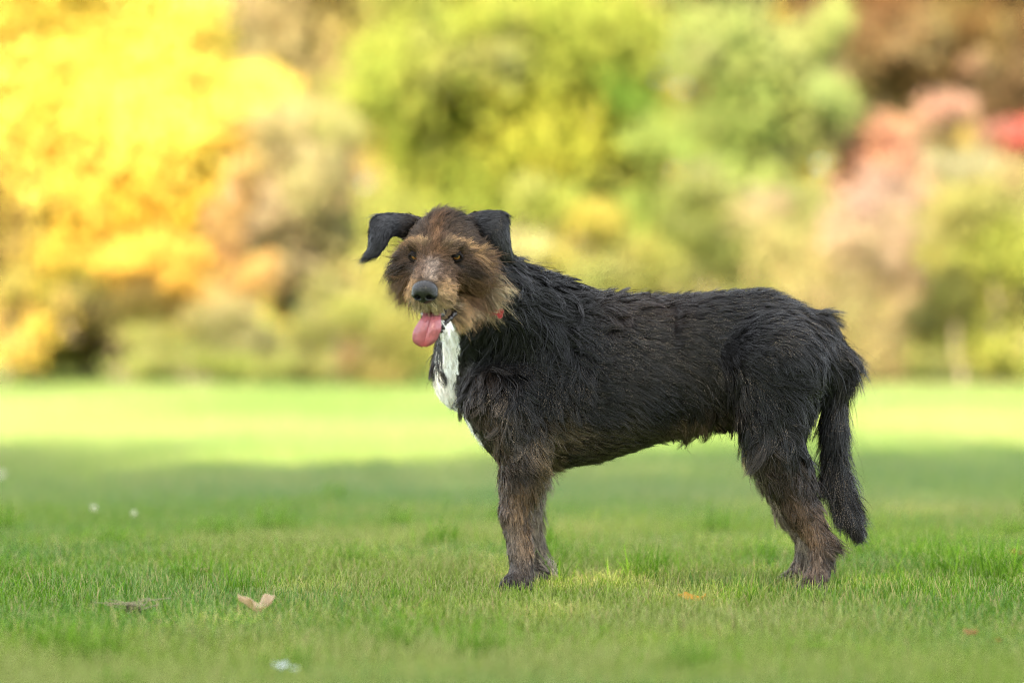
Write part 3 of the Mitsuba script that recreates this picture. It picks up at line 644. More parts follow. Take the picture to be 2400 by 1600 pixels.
def strands(p, nr, dr_, L, lift, curl, wid, croot, ctip, seed, K=5, clump=0.55, nclump=14, fly=0.03):
    """Ribbons with rounded shading normals. p roots, nr skin normals, dr_ lie direction; locks pull their tips together."""
    r = np.random.default_rng(seed)
    n = len(p)
    tang = nrm(dr_ - nr * np.sum(dr_ * nr, 1, keepdims=True))
    side = np.cross(nr, tang)
    ng = max(1, n // nclump)
    gi = r.choice(n, ng, replace=False)
    own = cKDTree(p[gi]).query(p + r.normal(0, .002, p.shape))[1]
    cj = r.normal(0, 1, (ng, 4))[own]
    # neighbouring locks lean alike: slow noise over the coat
    sl = (meshkit.noise(p * 22 + 5, seed) - 0.5) * 2
    s2 = (meshkit.noise(p * 60 + 9, seed + 1) - 0.5) * 2
    turn = curl * (0.9 * sl + 0.55 * s2 + 0.45 * cj[:, 0]) + r.normal(0, 0.10, n)
    tang = tang * np.cos(turn)[:, None] + side * np.sin(turn)[:, None]
    side = np.cross(nr, tang)
    lf = np.clip(lift * (1 + 0.5 * cj[:, 1]) + curl * 0.16 * s2 + r.normal(0, 0.05, n), 0.02, 1.3)
    fl = r.uniform(0, 1, n) < fly
    lf[fl] += r.uniform(0.2, 0.7, fl.sum())
    L = L * (1 + 0.16 * cj[:, 2]) * r.uniform(0.7, 1.15, n) * np.where(fl, 1.25, 1)
    L = np.maximum(L, 0.004)
    t = np.linspace(0, 1, K)
    ph, am = cj[:, 3] * 2.0, curl * (0.16 + 0.05 * r.normal(size=n))
    pts = []
    for a in t:
        s = a * L
        w = am * L * np.sin(4.0 * a + ph) * a
        q = p + tang * (s * np.cos(lf * (1 - 0.55 * a)))[:, None] + nr * (s * np.sin(lf) * (1 - 0.42 * a) + 0.0006)[:, None] + side * w[:, None]
        q[:, 2] -= 0.10 * curl * L * a * a
        pts.append(q)
    pts = np.stack(pts, 1)
    gp = pts[gi][own]
    c = (clump - .12 + .3 * np.clip(curl, 0, 1)) * np.where(fl, 0.15, r.uniform(0.6, 1.1, n))
    pts += (gp - pts) * (c[:, None] * t[None] ** 1.3)[..., None] * np.clip(1.6 - np.abs(L - L[gi][own]) / 0.02, 0, 1)[:, None, None]
    tan = nrm(np.gradient(pts, axis=1))
    nn = nr[:, None] - tan * np.sum(nr[:, None] * tan, -1, keepdims=True)
    nn = nrm(nn + 1e-4)
    bb = np.cross(tan, nn)
    ro = (r.normal(0, 1, n) * (0.25 + 0.35 * np.clip(curl, 0, 1)))[:, None, None]
    nn, bb = nn * np.cos(ro) + bb * np.sin(ro), bb * np.cos(ro) - nn * np.sin(ro)
    w = (wid * r.uniform(0.7, 1.3, n) * np.where(r.uniform(0, 1, n) < .15 + .12 * np.clip(curl, 0, 1), 2.1, 1.0))[:, None] * (1 - 0.82 * t[None] ** 1.5)
    vl, vr = pts - bb * w[..., None] / 2, pts + bb * w[..., None] / 2
    V = np.stack([vl, vr], 2).reshape(-1, 3)
    N = np.stack([nrm(nn - 0.6 * bb), nrm(nn + 0.6 * bb)], 2).reshape(-1, 3)
    vary = r.uniform(0.65, 1.4, (n, 1)) * (1 + 0.32 * cj[:, 2:3].clip(-1.5, 1.5))
    col = (croot[:, None] + (ctip - croot)[:, None] * t[None, :, None]) * vary[:, None]
    C = np.repeat(col, 2, axis=1).reshape(-1, 3).clip(0.002, 0.9)
    f = []
    for i in range(K - 1):
        f += [[2 * i, 2 * i + 1, 2 * i + 3], [2 * i, 2 * i + 3, 2 * i + 2]]
    F = (np.array(f)[None] + (np.arange(n) * 2 * K)[:, None, None]).reshape(-1, 3)
    return V, F, N, C


def fur_shape(parts, mat='m_fur'):
    at_ = np.cumsum([0] + [len(q[0]) for q in parts])
    V, N, C = (np.vstack([q[k] for q in parts]) for k in (0, 2, 3))
    F = np.vstack([q[1] + o for q, o in zip(parts, at_)])
    path = meshkit.write_ply((V, F), False, None, C, normals=N)
    return {'type': 'ply', 'filename': path, 'face_normals': False, 'bsdf': {'type': 'ref', 'id': mat}}


def roots(mesh, n, seed, weight=None):
    r = np.random.default_rng(seed)
    tri = mesh.triangles
    area = mesh.area_faces * (1 if weight is None else weight(tri.mean(1)))
    k = r.choice(len(tri), n, p=area / area.sum())
    a, b = r.uniform(size=(2, n))
    sw = a + b > 1
    a[sw], b[sw] = 1 - a[sw], 1 - b[sw]
    w = np.stack([1 - a - b, a, b], 1)
    p = (tri[k] * w[..., None]).sum(1)
    vn = np.array(mesh.vertex_normals)[np.array(mesh.faces)[k]]
    return p, nrm((vn * w[..., None]).sum(1))


TAGP = outside(1162, 732, gap=0.026)
N_BODY, N_HEAD = 168000, 46000
p, nr = roots(body, N_BODY + N_HEAD, 5, lambda c: np.where(in_head(c), 4.2, np.where(leg_of(c) >= 0, 1.6, np.where((c[:, 0] > at(1940, 800, 8)[0]) & (c[:, 2] < at(0, 1080, 8)[2]), 3.5, 1.0))) * np.where(c[:, 2] < 0.0, 0, 1) * np.where(c[:, 1] > YD + .03, 0.42, 1.0))
head = in_head(p)
td, tt = tail_d(p)
tail = (td < .045) & (p[:, 0] > at(1935, 800, 8)[0]) & (tt > 0.12)
legi = leg_of(p)
wl = (p - E0) @ HM.T * 1000                                   # millimetres in the head's frame
clear = np.ones(len(p), bool)
for s in (-1, 1):
    clear &= ~(head & (np.linalg.norm(wl - np.array([s * 44, -1, 2]), axis=1) < 15.5))
clear &= ~(np.linalg.norm(p - NOSE, axis=1) < .026)
jawgap = head & (wl[:, 1] < -66) & (np.abs(wl[:, 0]) < 30) & (wl[:, 2] > 18) & (nr @ HU > 0.25)
clear &= ~jawgap
clear &= ~((np.linalg.norm((p - TAGP - np.array([.012, 0, 0]))[:, [0, 2]], axis=1) < .020) & (p[:, 1] < YD))
x, z = p[:, 0], p[:, 2]
flow2 = field2(FLOW, 7.93, x, z, 2, 1.6)
dirs = np.stack([flow2[:, 0], 0 * x, -flow2[:, 1]], 1)
L = field2(LEN, 7.93, x, z, 1, 1.8)[:, 0]
curl = field2(CURL, 7.93, x, z, 1, 1.6)[:, 0]
lift = np.full(len(p), 0.26)
col = field2(BODYC, 7.92, x, z, 3, 2.4)
col *= (0.75 + 0.5 * meshkit.noise(p * 40, 3))[:, None]
wid = 0.00075 + 0.0005 * np.clip(curl, 0, 1)
back = np.clip((nr[:, 2] - 0.45) / 0.4, 0, 1) * (~head)
lift += 0.20 * back
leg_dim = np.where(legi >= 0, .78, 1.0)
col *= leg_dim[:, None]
# far legs catch the paler fur of their inner sides
inner = np.isin(legi, (1, 3))
col[inner] = col[inner] * 0.3 + 0.7 * np.array([.20, .16, .12]) * (0.7 + 0.6 * meshkit.noise(p[inner] * 30, 8))[:, None]
L[inner] *= 1.25
white = (stripe(p) < 1 + 0.35 * (meshkit.noise(p * 90, 6) - .5)) & ~head & (p[:, 1] < YD + .05)
col[white] = np.array([.86, .82, .74])
L[white] = .020
curl[white] = .12
throat = (stripe(p) < 2.0) & ~white & ~head & (z > at(0, 850, 8)[2]) & (p[:, 1] < YD + .03)
low_edge = (stripe(p) < 2.6) & ~white & ~head & (z < at(0, 950, 8)[2]) & (z > at(0, 1070, 8)[2])
L[low_edge] = .014
L[throat] = .016
curl[throat] = .2
lift[white] = .14
dirs[white] = np.array([.1, 0, -1])
# hock tuft and the feathering behind the far paw
hk = np.exp(-((np.linalg.norm(p - (LEGS['leg_002'][3] + np.array([.02, 0, 0])), axis=1) / .028) ** 2)) * (nr[:, 0] > .2)
dirs += hk[:, None] * np.array([140, 0, 40.0])
L += .028 * hk
lift += .5 * hk
col = col * (1 - hk[:, None]) + hk[:, None] * np.array([.04, .032, .028])
pw = np.exp(-((np.linalg.norm(p - (LEGS['leg_001'][4] + np.array([.022, 0, .01])), axis=1) / .026) ** 2)) * (nr[:, 0] > .1)
dirs += pw[:, None] * np.array([140, 0, 0.0])
L += .020 * pw
lift += .4 * pw
col = col * (1 - pw[:, None]) + pw[:, None] * np.array([.5, .42, .34])
# hair behind the legs and along the thigh stands off
behind = np.clip(nr[:, 0] - .5, 0, 1) * (legi >= 0)
lift += 0.5 * behind
L += 0.014 * behind * (z > .12)
fr = np.clip(-nr[:, 0] - .6, 0, 1) * (np.isin(legi, (2, 3)) & (z > .2))
lift += .4 * fr
L += .010 * fr
# belly fringe
belly = np.clip(-nr[:, 2] - .5, 0, 1) * (x > at(1560, 0, 8)[0]) * (legi < 0)
L += .005 * belly
dirs += belly[:, None] * np.array([0, 0, -90.0])
# the head
h = head
cw = wl[h]
dh = cw[:, :2] - np.array([0, -6])
dh = dh / (np.linalg.norm(dh, axis=1, keepdims=True) + 8)
low = np.clip(-(cw[:, 1] + 8) / 60, 0, 1)
d3 = dh[:, :1] * HR + dh[:, 1:] * HU * (1 - .2 * low[:, None]) - 0.35 * HF + low[:, None] * np.array([0, 0, -0.55])
muz = np.clip((cw[:, 2] - 5) / 40, 0, 1)[:, None]             # on the muzzle: away from the nose, sideways and down
md = np.stack([cw[:, 0], np.minimum(cw[:, 1] + 30, 10) * 0.8], 1)
md = md / (np.linalg.norm(md, axis=1, keepdims=True) + 6)
d3 = d3 * (1 - muz) + muz * (md[:, :1] * HR + md[:, 1:] * HU - 0.55 * HF + np.array([0, 0, -.35]) * (np.abs(cw[:, :1]) > 12))
dirs[h] = d3 * 60
up = np.clip((cw[:, 1] - 20) / 40, 0, 1)
chk = np.clip((np.abs(cw[:, 0]) - 38) / 25, 0, 1) * np.clip((20 - cw[:, 1]) / 40, 0, 1)
lipz = np.clip((-cw[:, 1] - 52) / 15, 0, 1)
L[h] = (.017 + .004 * up + .034 * chk * np.where(cw[:, 0] > 0, np.where(cw[:, 1] < -40, .6, .95), 1.35) + .020 * lipz) - .006 * muz[:, 0] * (cw[:, 1] > -40)
crest = np.exp(-(cw[:, 0] / 38) ** 2) * np.clip((cw[:, 1] - 38) / 14, 0, 1)
L[h] += .026 * crest * (meshkit.noise(p[h] * 110, 12) > .55)
lift[h] = .26 + .55 * crest + .30 * chk + .1 * lipz
curl[h] = .42 + .3 * crest + .25 * chk
eyes = np.min([np.linalg.norm(cw - np.array([s * 44, 0, 0]), axis=1) for s in (-1, 1)], axis=0)
L[h] *= 0.35 + 0.65 * np.clip((eyes - 14) / 16, 0, 1)
lift[h] *= 0.5 + 0.5 * np.clip((eyes - 14) / 16, 0, 1)
brow = np.exp(-((cw[:, 1] - 19) / 8) ** 2) * np.exp(-((np.abs(cw[:, 0]) - 34) / 24) ** 2) * (cw[:, 2] > -45)
L[h] += .014 * brow
lift[h] += .25 * brow
nz = np.linalg.norm(p[h] - NOSE, axis=1)
L[h] *= 0.45 + 0.55 * np.clip((nz - .024) / .022, 0, 1)
col[h] = 0.86 * head_color(x[h], z[h]) * (0.7 + 0.6 * meshkit.noise(p[h] * 75, 4))[:, None]
rear = np.clip((-cw[:, 2] - 70) / 40, 0, 1)[:, None] * (cw[:, 1:2] > -70)
col[h] = col[h] * (1 - rear) + rear * np.array([.016, .013, .012])
wid[h] = .00085
# the tail
dt_ = np.array([TAIL[min(4, int(a * 5))] for a in tt])
tdir = np.array([TAIL[min(5, int(a * 5) + 1)] - TAIL[min(4, int(a * 5))] for a in tt])
dirs[tail] = nrm(tdir[tail]) * 60
L[tail] = .052 + .014 * np.sin(np.pi * np.clip(tt[tail], 0, 1)) - .018 * np.clip((tt[tail] - .75) / .25, 0, 1)
lift[tail] = .26
curl[tail] = .3
col[tail] = np.array([.0065, .0065, .007])
wid[tail] = .0012
ok = clear & (z > -.01)
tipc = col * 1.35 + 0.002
GROUPS = [('dog__head_fur', h, 'shaggy brown and tan fur of the face with a tousled crest'), ('dog__chest_blaze', white & ~h, 'narrow white blaze down the chest'), ('dog__tail_fur', tail & ~h, 'long black feathering of the hanging tail')]
taken = h | white | tail
for i, k in enumerate(LEGS):
    m_ = (legi == i) & ~taken
    GROUPS.append(('dog__' + k + '_fur' if i == 0 else f'dog__leg_fur_{i:03d}', m_, None))
    taken = taken | m_
GROUPS.append(('dog__coat', ~taken, 'wavy glossy black coat of the back and flanks'))
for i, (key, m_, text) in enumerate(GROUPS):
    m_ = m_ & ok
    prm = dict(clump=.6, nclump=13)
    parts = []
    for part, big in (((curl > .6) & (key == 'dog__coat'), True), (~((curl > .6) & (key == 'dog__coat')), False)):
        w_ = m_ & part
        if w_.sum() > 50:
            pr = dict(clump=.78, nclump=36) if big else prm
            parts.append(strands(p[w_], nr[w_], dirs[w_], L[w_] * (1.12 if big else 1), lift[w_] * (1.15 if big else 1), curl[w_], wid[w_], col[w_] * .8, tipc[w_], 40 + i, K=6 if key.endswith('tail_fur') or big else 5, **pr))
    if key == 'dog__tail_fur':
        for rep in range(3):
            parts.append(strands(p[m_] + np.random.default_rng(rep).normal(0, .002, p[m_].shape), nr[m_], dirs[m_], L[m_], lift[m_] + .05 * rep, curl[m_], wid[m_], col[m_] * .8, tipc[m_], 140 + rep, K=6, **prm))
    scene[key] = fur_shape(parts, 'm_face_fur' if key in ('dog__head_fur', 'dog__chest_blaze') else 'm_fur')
    lab(key, text, kind='stuff')

bv = np.array(body.vertices)
bc = field2(BODYC, 7.92, bv[:, 0], bv[:, 2], 3, 2.4) * 0.55
bh = in_head(bv)
bc[bh] = head_color(bv[bh, 0], bv[bh, 2]) * 0.45
bs = (stripe(bv) < 1.0) & ~bh & (bv[:, 1] < YD + .05)
bc[bs] = (.78, .74, .66)
scene['dog__body'] = mikit.ply(body, 'm_skin', smooth=True, color=bc)


def grid_mesh(P, thick):
    """A closed sheet from a grid of points (a, b, 3), with the given half thickness per point."""
    a, b = P.shape[:2]
    du, dv = np.gradient(P, axis=0), np.gradient(P, axis=1)
    nn = nrm(np.cross(du, dv))
    top, bot = P + nn * thick[..., None], P - nn * thick[..., None]
    V = np.vstack([top.reshape(-1, 3), bot.reshape(-1, 3)])
    i, j = np.meshgrid(np.arange(a - 1), np.arange(b - 1), indexing='ij')
    k = (i * b + j).ravel()
    Q = np.stack([k, k + b, k + b + 1, k + 1], 1)
    q2 = Q[:, ::-1] + a * b
    rim = [i_ * b for i_ in range(a)] + [(a - 1) * b + j_ for j_ in range(1, b)] + [i_ * b + b - 1 for i_ in range(a - 2, -1, -1)] + [j_ for j_ in range(b - 2, 0, -1)]
    rim = np.array(rim); nx = np.roll(rim, -1)
    q3 = np.stack([rim, rim + a * b, nx + a * b, nx], 1)
    Q = np.vstack([Q, q2, q3])
    m = trimesh.Trimesh(V, np.vstack([Q[:, [0, 1, 2]], Q[:, [0, 2, 3]]]), process=False)
    if m.volume < 0:
        m.invert()
    return m


def curve(pts, n):
    pts = np.asarray(pts, float)
    t = np.linspace(0, 1, len(pts))
    return PchipInterpolator(t, pts)(np.linspace(0, 1, n))


def ear(key, A, B, bulge, seed, text):
    n, m = 22, 11
    a, b = curve([at(*q) for q in A], n), curve([at(*q) for q in B], n)
    t = np.linspace(0, 1, m)
    P = a[:, None] + (b - a)[:, None] * t[None, :, None]
    P[..., 1] -= bulge * np.sin(np.pi * t)[None] * np.sin(np.pi * np.linspace(0.05, .95, n))[:, None]
    th = 0.0032 * (0.4 + 0.6 * np.sin(np.pi * np.clip(t, .02, .98)))[None] * np.ones((n, 1))
    mesh = grid_mesh(P, th)
    scene[key] = mikit.ply(mesh, 'm_ear', smooth=True, color=np.tile([.010, .010, .012], (len(mesh.vertices), 1)))
    lab(key, text)
    cen = (a + b) / 2
    q, qn = roots(mesh, 5200, seed)
    j = cKDTree(cen).query(q)[1]
    d = np.gradient(cen, axis=0)[j]
    r = np.random.default_rng(seed)
    LL = .010 + .012 * (j / n) ** 2
    edge = np.minimum(np.linalg.norm(q - a[j], axis=1), np.linalg.norm(q - b[j], axis=1))
    LL = LL + (.004 + .016 * (r.uniform(size=len(q)) < .25)) * (edge < .006) * (j > n // 3)
    base = np.tile(np.array([.0095, .0095, .011]), (len(q), 1))
    rust = np.clip(1 - j / 5, 0, 1)[:, None]
    base = base * (1 - rust) + rust * np.array([.04, .026, .017])
    scene[key + '__ear_fur'] = fur_shape([strands(q, qn, d * 60, LL, np.full(len(q), .12), np.full(len(q), .22), np.full(len(q), .0009), base, base * 1.4, seed, clump=.4)])
    lab(key + '__ear_fur', kind='stuff')


ear('dog__ear', [(988, 512, 7.815), (955, 502, 7.80), (915, 500, 7.785), (884, 504, 7.77), (869, 520, 7.76), (866, 550, 7.75), (864, 575, 7.745), (856, 600, 7.74)],
    [(950, 562, 7.81), (938, 556, 7.79), (926, 552, 7.77), (917, 556, 7.755), (908, 568, 7.745), (898, 583, 7.74), (884, 597, 7.737), (860, 604, 7.738)], .012, 61, 'black ear at the left, folded out to the side and hanging free')
ear('dog__ear_001', [(1085, 514, 7.80), (1105, 500, 7.80), (1140, 494, 7.79), (1172, 494, 7.785), (1190, 506, 7.78), (1193, 540, 7.78), (1196, 575, 7.785), (1200, 602, 7.80)],
    [(1100, 548, 7.80), (1112, 556, 7.785), (1128, 560, 7.77), (1140, 566, 7.765), (1150, 578, 7.765), (1162, 592, 7.77), (1176, 604, 7.78), (1197, 610, 7.80)], .012, 62, 'black ear at the right, folded down over the neck')


def nose_field(q):
    w = (q - NOSE) @ HM.T * 1000
    d = ell(w, np.array([0, 2, -2]), np.eye(3), np.array([27.5, 20, 20.0]))
    d = smin(d, ell(w, np.array([0, -12, 0]), np.eye(3), np.array([17, 14, 17.0])), 9)
    for s in (-1, 1):
        d = smin(d, ell(w, np.array([s * 16, -7, 4]), np.eye(3), np.array([11.5, 10, 12.0])), 6)
    for s in (-1, 1):
        hole = ell(w, np.array([s * 12, -8, 18]), np.eye(3), np.array([6.8, 5.8, 16.0]))
        d = -smin(-d, hole, 2.5)
        slit = ell(w, np.array([s * 21, -12, 13]), np.eye(3), np.array([8.0, 2.0, 9.0]))
        d = -smin(-d, slit, 1.5)
    gro = ell(w, np.array([0, -14, 20]), np.eye(3), np.array([1.3, 9, 6.0]))
    d = -smin(-d, gro, 2)
    return d / 1000


nm = surface_nets(nose_field, NOSE - .042, NOSE + .042, .0016)
trimesh.smoothing.filter_taubin(nm, iterations=3)
scene['dog__nose'] = mikit.ply(nm, 'm_nose', smooth=True)
lab('dog__nose', 'shiny black nose')

for i, s in enumerate((-1, 1)):
    key = 'dog__eye' if i == 0 else 'dog__eye_001'
    c = H(s * 44, -1, -5)
    m = trimesh.creation.icosphere(5, 0.0116)
    gaze = nrm(np.array([0.0, -1.0, -0.02]))
    a = np.degrees(np.arccos(np.clip(nrm(np.array(m.vertices)) @ gaze, -1, 1)))
    cc = np.tile([.03, .016, .01], (len(a), 1)).astype(float)
    iris = a < 50
    streak = meshkit.noise(np.array(m.vertices) * 1500, 2)[:, None]
    cc[iris] = (np.array([.19, .072, .016]) * (0.6 + .7 * streak))[iris]
    cc[(a > 44) & (a < 54)] = (.03, .014, .008)
    cc[a < 25] = (.003, .003, .003)
    m.apply_translation(c)
    scene[key] = mikit.ply(m, 'm_eye', smooth=True, color=cc)
    lab(key, f"amber eye on the {'left' if s < 0 else 'right'} of the face")
    # dark lids round the eye
    th = np.linspace(0, 2 * np.pi, 25)
    ring = np.array([c + 0.001 * (13.0 * np.cos(k) * HR + (8.2 * np.sin(k) + (-0.8 if s > 0 else 0)) * HU + (8.0 - 2.2 * np.cos(k) * s) * HF) for k in th])
    lid = tube(ring, np.full(25, .0030), 8)
    scene[key.replace('eye', 'eyelid')] = mikit.ply(lid, 'm_lid', smooth=True)
    up_ = trimesh.creation.icosphere(4, 1.0)
    uv_ = np.array(up_.vertices)
    keep = (uv_ @ (0.90 * HU + 0.25 * HF + (-.1 if s < 0 else -.25) * s * HR)) > (0.38 if s < 0 else 0.32)
    f_ = np.array(up_.faces)
    up_ = trimesh.Trimesh(uv_ * .0131 + c, f_[keep[f_].all(1)], process=False)
    up_.remove_unreferenced_vertices()
    scene[key.replace('eye', 'upper_eyelid')] = mikit.ply(up_, 'm_lid', smooth=True)

# mouth: dark inside, lip edge, tongue
mo = trimesh.creation.icosphere(3, 1.0)
mo.apply_scale([.030, .045, .024])
mo.apply_translation(at(1018, 738, 7.725))
scene['dog__mouth'] = mikit.ply(mo, 'm_lip', smooth=True)
lp = np.array([at(1080, 712, 7.745), at(1070, 728, 7.725), at(1056, 745, 7.70), at(1044, 756, 7.683), at(1037, 768, 7.676), at(1031, 779, 7.674)])
lp = curve(lp, 40)
lm = tube(lp, .0052 + .0016 * np.sin(np.arange(40) * 1.25) + .001 * np.cos(np.arange(40) * 2.9), 9)
scene['dog__lip'] = mikit.ply(lm, 'm_lip', smooth=True)
lab('dog__lip', 'dark wrinkled lip edge at the corner of the mouth')

cu = curve([at(1014, 720, 7.705), at(1012, 738, 7.672), at(1007, 755, 7.652), at(1001, 775, 7.646), at(996, 793, 7.648), at(994, 810, 7.657)], 46)
hwid = curve([[.0175], [.019], [.0235], [.0282], [.0245], [.003]], 46)[:, 0]
tt_ = np.linspace(0, 1, 46)
hwid[-12:] = hwid[-13] * np.sqrt(np.clip(1 - (np.arange(1, 13) / 12.3) ** 2.2, 0, 1))
sN = np.linspace(-1, 1, 25)
P = cu[:, None] + hwid[:, None, None] * sN[None, :, None] * np.array([1, -.05, .04])
groove = 0.0085 * np.exp(-(sN / .10) ** 2)[None] * np.clip(1.1 - 1.1 * tt_, 0, 1)[:, None]
rip = 0.0022 * (meshkit.fbm(np.stack([np.outer(np.ones(46), sN) * 5, np.outer(tt_, np.ones(25)) * 2.2, np.zeros((46, 25))], -1), 3, 4) - .5) * 2
P[..., 1] += groove + rip + 0.007 * (sN ** 2)[None] * np.clip(tt_ * 1.4, 0, 1)[:, None] - 0.003 * np.exp(-((np.abs(sN) - .45) / .3) ** 2)[None]
th = 0.0034 * np.sqrt(np.clip(1 - 0.8 * sN ** 4, .1, 1))[None] * np.ones((46, 1))
tm = grid_mesh(P, th)
tv = np.array(tm.vertices)
tc = np.tile(np.array([.28, .088, .105]), (len(tv), 1)) * (0.85 + 0.3 * meshkit.fbm(tv * 240, 3, 5))[:, None]
tipd = np.clip(1 - np.linalg.norm(tv - cu[-1], axis=1) / .02, 0, 1)[:, None]
tc = tc * (1 - tipd * .6) + tipd * .6 * np.array([.45, .06, .08])
scene['dog__tongue'] = mikit.ply(tm, 'm_tongue', smooth=True, color=tc)
lab('dog__tongue', 'long pink tongue hanging from the open mouth')
lab('dog', 'shaggy black and brown dog standing side-on, panting, its head turned to the viewer', 'dog')

# collar, mostly buried in the fur, with its red bone-shaped tag
nd = nrm(at(1095, 660, 7.86) - at(1250, 770, 8.0))
nc = at(1168, 712, 7.925)
e1 = nrm(np.cross(nd, [0, 0, 1.0])); e2 = np.cross(nd, e1)
ringp = np.array([nc + .090 * (np.cos(k) * e1 + np.sin(k) * e2) for k in np.linspace(0, 2 * np.pi, 49)])
scene['dog_collar__strap'] = mikit.ply(tube(ringp, np.full(49, .007), 8), 'm_strap', smooth=True)
from shapely.geometry import Point, box as sbox
bone = Point(.0105, .0042).buffer(.0056).union(Point(.0105, -.0042).buffer(.0056)).union(Point(-.0105, .0042).buffer(.0056)).union(Point(-.0105, -.0042).buffer(.0056)).union(sbox(-.0105, -.0052, .0105, .0052))
plate = trimesh.creation.extrude_polygon(bone, .0012)
rimm = trimesh.creation.extrude_polygon(bone.buffer(.0007).difference(bone.buffer(-.0001)), .0016)
txt = meshkit.text_mesh('P000', .0042, .0004, bold=True)
txt.apply_translation([-.0125 - txt.bounds[0][0] + .0025, -.0015, .0013])
FR = np.eye(4)
FR[:3, 0], FR[:3, 1] = nrm(np.array([.96, -.12, -.22])), nrm(np.array([.22, -.05, .97]))
FR[:3, 2] = nrm(np.cross(FR[:3, 0], FR[:3, 1])); FR[:3, 1] = np.cross(FR[:3, 2], FR[:3, 0])
FR[:3, 3] = TAGP
for m in (plate, rimm, txt):
    m.apply_transform(FR)
scene['dog_collar__tag'] = mikit.ply(plate, 'm_tag', smooth=False)
scene['dog_collar__tag__rim'] = mikit.ply(rimm, 'm_rim', smooth=False)
scene['dog_collar__tag__engraving'] = mikit.ply(txt, 'm_engrave', smooth=False)
lab('dog_collar', 'dark collar buried in the neck fur with a red bone-shaped tag', 'collar')
lab('dog_collar__tag', 'red bone-shaped name tag with pale lettering')


# ---------------------------------------------------------------- small things lying in the grass
def litter(name, label, cat, u, v, wpx, cols, seed, curlup=0.5, aspect=0.6, height=0.018, lobes=0, group=None):
    """A curled leaf lying on the grass where the photograph has it."""
    key = numbered(name)
    r = np.random.default_rng(seed)
    Y = (0.68 - height) * FPX / (v - 650)
    c = at(u, v, Y)
    k = wpx * Y / FPX
    a, b = 21, 13
    s, t = np.linspace(-1, 1, a), np.linspace(-1, 1, b)
    prof = np.sqrt(np.clip(1 - s ** 2, 0.004, 1)) * (1 + (0.28 * np.sin(s * 9 + seed) if lobes else 0))
    X = k / 2 * s[:, None] * np.ones(b)
    Yy = k / 2 * aspect * prof[:, None] * t[None]
    Z = curlup * k * (0.42 * np.abs(s[:, None]) ** 1.7 * (1 + .25 * r.normal()) + 0.30 * prof[:, None] * t[None] ** 2 * np.where(t > 0, 1, .6)[None]) + 0.42 * k * (meshkit.fbm(np.stack([np.outer(s, np.ones(b)) * 1.8, np.outer(np.ones(a), t) * 1.8, np.full((a, b), seed * 1.7)], -1), 2, seed) - .5)
    P = np.stack([X, Yy, Z], -1)
    rz = r.uniform(-.5, .5)
    R = np.array([[math.cos(rz), -math.sin(rz), 0], [math.sin(rz), math.cos(rz), 0], [0, 0, 1]])
    P = P @ R.T + c
    m = grid_mesh(P, np.full((a, b), .0006))
    n_ = meshkit.fbm(np.array(m.vertices) * 90, 3, seed)[:, None]
    col = np.array(cols[0]) * (1 - n_) + np.array(cols[1]) * n_
    scene[key] = mikit.ply(m, 'm_leaf', smooth=True, color=col)
    lab(key, label, cat, group)


BUFF = ((.62, .46, .32), (.42, .26, .13))
litter('dry_leaf', 'large curled buff-coloured dry leaf on the grass left of the dog', 'leaf', 600, 1432, 88, ((.78, .66, .50), (.45, .33, .2)), 1, .9, .8, .02, 1)
litter('dry_leaf', 'small pinkish buff dry leaf half sunk in the grass farther back', 'leaf', 476, 1338, 42, ((.66, .5, .4), (.5, .33, .22)), 2, .4, .6)
litter('dry_leaf', 'ochre fallen leaf lying flat between the front and hind legs', 'leaf', 1622, 1400, 66, ((.55, .32, .05), (.45, .3, .08)), 3, .12, .5, .02)
litter('dry_leaf', 'blurred rust red leaf in the near grass at the right', 'leaf', 2276, 1484, 34, ((.5, .2, .12), (.4, .2, .12)), 4, .6, .8)
litter('dry_leaf', 'tiny rust red leaf scrap right of the larger red leaf', 'leaf', 2337, 1501, 20, ((.5, .18, .1), (.4, .2, .1)), 5, .5, .8)
litter('dry_leaf', 'reddish brown leaf lying far back at the right edge', 'leaf', 2392, 1298, 44, ((.5, .25, .12), (.5, .3, .16)), 6, .3, .6)
litter('white_petal', 'blurred white petal in the near grass at the bottom', 'petal', 657, 1560, 32, ((.85, .87, .9), (.75, .78, .82)), 7, .4, .6, .03)
litter('white_petal', 'smaller white petal right of the larger white petal', 'petal', 690, 1566, 20, ((.8, .83, .84), (.7, .74, .76)), 8, .4, .6, .03)


def daisy(u, v, rpx, label):
    key = numbered('clover_flower')
    Y = (0.68 - .05) * FPX / (v - 650)
    c = at(u, v, Y)
    k = rpx * Y / FPX
    r = np.random.default_rng(int(u))
    n = 60
    d = nrm(r.normal(size=(n, 3)) + np.array([0, 0, .4]))
    V, F, col = leaf_cloud(c + d * k * .75, k * .7, np.tile([.75, .72, .6], (n, 1)), int(u), .1)
    scene[key + '__blossom'] = mikit.ply((V, F), 'm_leaf', smooth=False, color=col)
    st = tube(np.array([c - [0, 0, .055], c - [0.004, 0, .02], c]), [.0012, .001, .001], 6)
    scene[key + '__stem'] = mikit.ply(st, 'm_grass', smooth=True, color=np.tile([.1, .18, .04], (len(st.vertices), 1)))
    lab(key, label, 'flower')


daisy(220, 1190, 8, 'white clover blossom out of focus at the left, the larger of two')
daisy(314, 1202, 6.5, 'fainter white clover blossom just right of the larger one')
daisy(3, 1112, 9, 'pale blossom at the left edge by the shadow line')

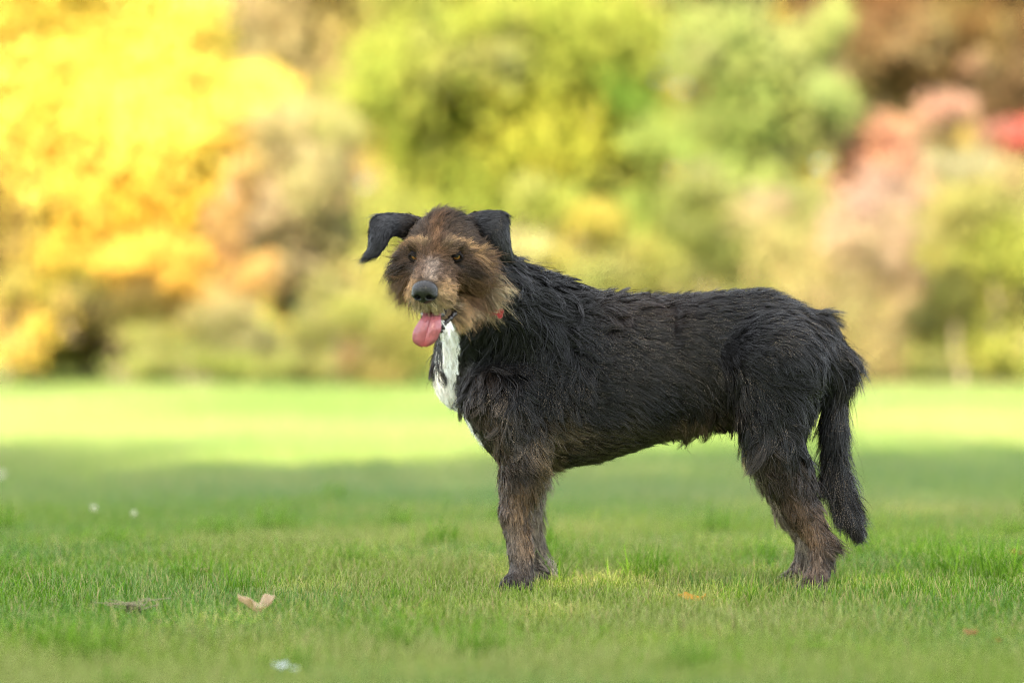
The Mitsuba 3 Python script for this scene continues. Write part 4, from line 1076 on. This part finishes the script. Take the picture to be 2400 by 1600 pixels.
# a broken clod of soil and dead stalks
c = at(312, 1432, 0.665 * FPX / (1432 - 650))
cl = trimesh.creation.icosphere(4, 1.0)
cv = np.array(cl.vertices)
cl.vertices = c + cv * np.array([.018, .014, .012]) * (0.55 + 0.9 * meshkit.fbm(cv * 2.2, 3, 3))[:, None]
scene['soil_clod__earth'] = mikit.ply(cl, 'm_soil', smooth=40)
r = np.random.default_rng(12)
wood = [tube(np.array([c + r.normal(0, .012, 3) * [1, 1, .3], c + r.normal(0, .02, 3) * [1.4, .6, .2] + [0, 0, .016], c + r.normal(0, .03, 3) * [1.4, .6, .2] + [0, 0, .02]]), [.0016, .0014, .0006], 6) for _ in range(9)]
wm = trimesh.util.concatenate(wood)
scene['soil_clod__dead_stalks'] = mikit.ply(wm, 'm_grass', smooth=True, color=np.tile([.4, .36, .26], (len(wm.vertices), 1)))
lab('soil_clod', 'small dark clod of soil with dead stalks in the grass at the lower left', 'soil clod')


# low broad-leaved clover plants in the near grass
def clover(u, v, spread, n, seed, label, tone=(.16, .32, .02)):
    key = numbered('clover_plant')
    r = np.random.default_rng(seed)
    Y = (0.68 - .03) * FPX / (v - 650)
    c = at(u, v, Y)
    k = spread * Y / FPX
    V, F, C, o = [], [], [], 0
    st = []
    for i in range(n):
        q = c + np.array([r.normal(0, k * .5), r.normal(0, k * .9), r.uniform(-.012, .012)])
        st.append(tube(np.array([q - [0, 0, .04], q - [.002, 0, .015], q]), [.001, .0008, .0006], 5))
        a0 = r.uniform(0, 6.28)
        for b in range(3):
            th = a0 + b * 2.094 + np.linspace(-.85, .85, 7)
            rim = q + np.stack([np.cos(th), np.sin(th), 0.25 + 0 * th], 1) * .0075 * (1 - .12 * np.cos((th - th.mean()) * 7))[:, None]
            V.append(np.vstack([q, rim])); F.append(np.array([[0, j, j + 1] for j in range(1, 7)]) + o); o += 8
            C.append(np.tile(np.array(tone) * r.uniform(.7, 1.2), (8, 1)))
    scene[key + '__leaves'] = mikit.ply((np.vstack(V), np.vstack(F)), 'm_grass', smooth=False, color=np.vstack(C))
    sm = trimesh.util.concatenate(st)
    lab(key + '__stems', kind='stuff')
    lab(key + '__leaves', kind='stuff')
    scene[key + '__stems'] = mikit.ply(sm, 'm_grass', smooth=True, color=np.tile([.12, .2, .03], (len(sm.vertices), 1)))
    lab(key, label, 'clover')


clover(1905, 1505, 60, 16, 1, 'patch of bright green clover leaves in the near grass below the hind legs')
clover(1410, 1482, 14, 3, 2, 'single small clover sprig in the near grass under the belly')
clover(560, 1455, 40, 9, 3, 'clover sprig just below the large dry leaf')
clover(385, 1460, 40, 8, 4, 'clover sprig to the right of the soil clod')
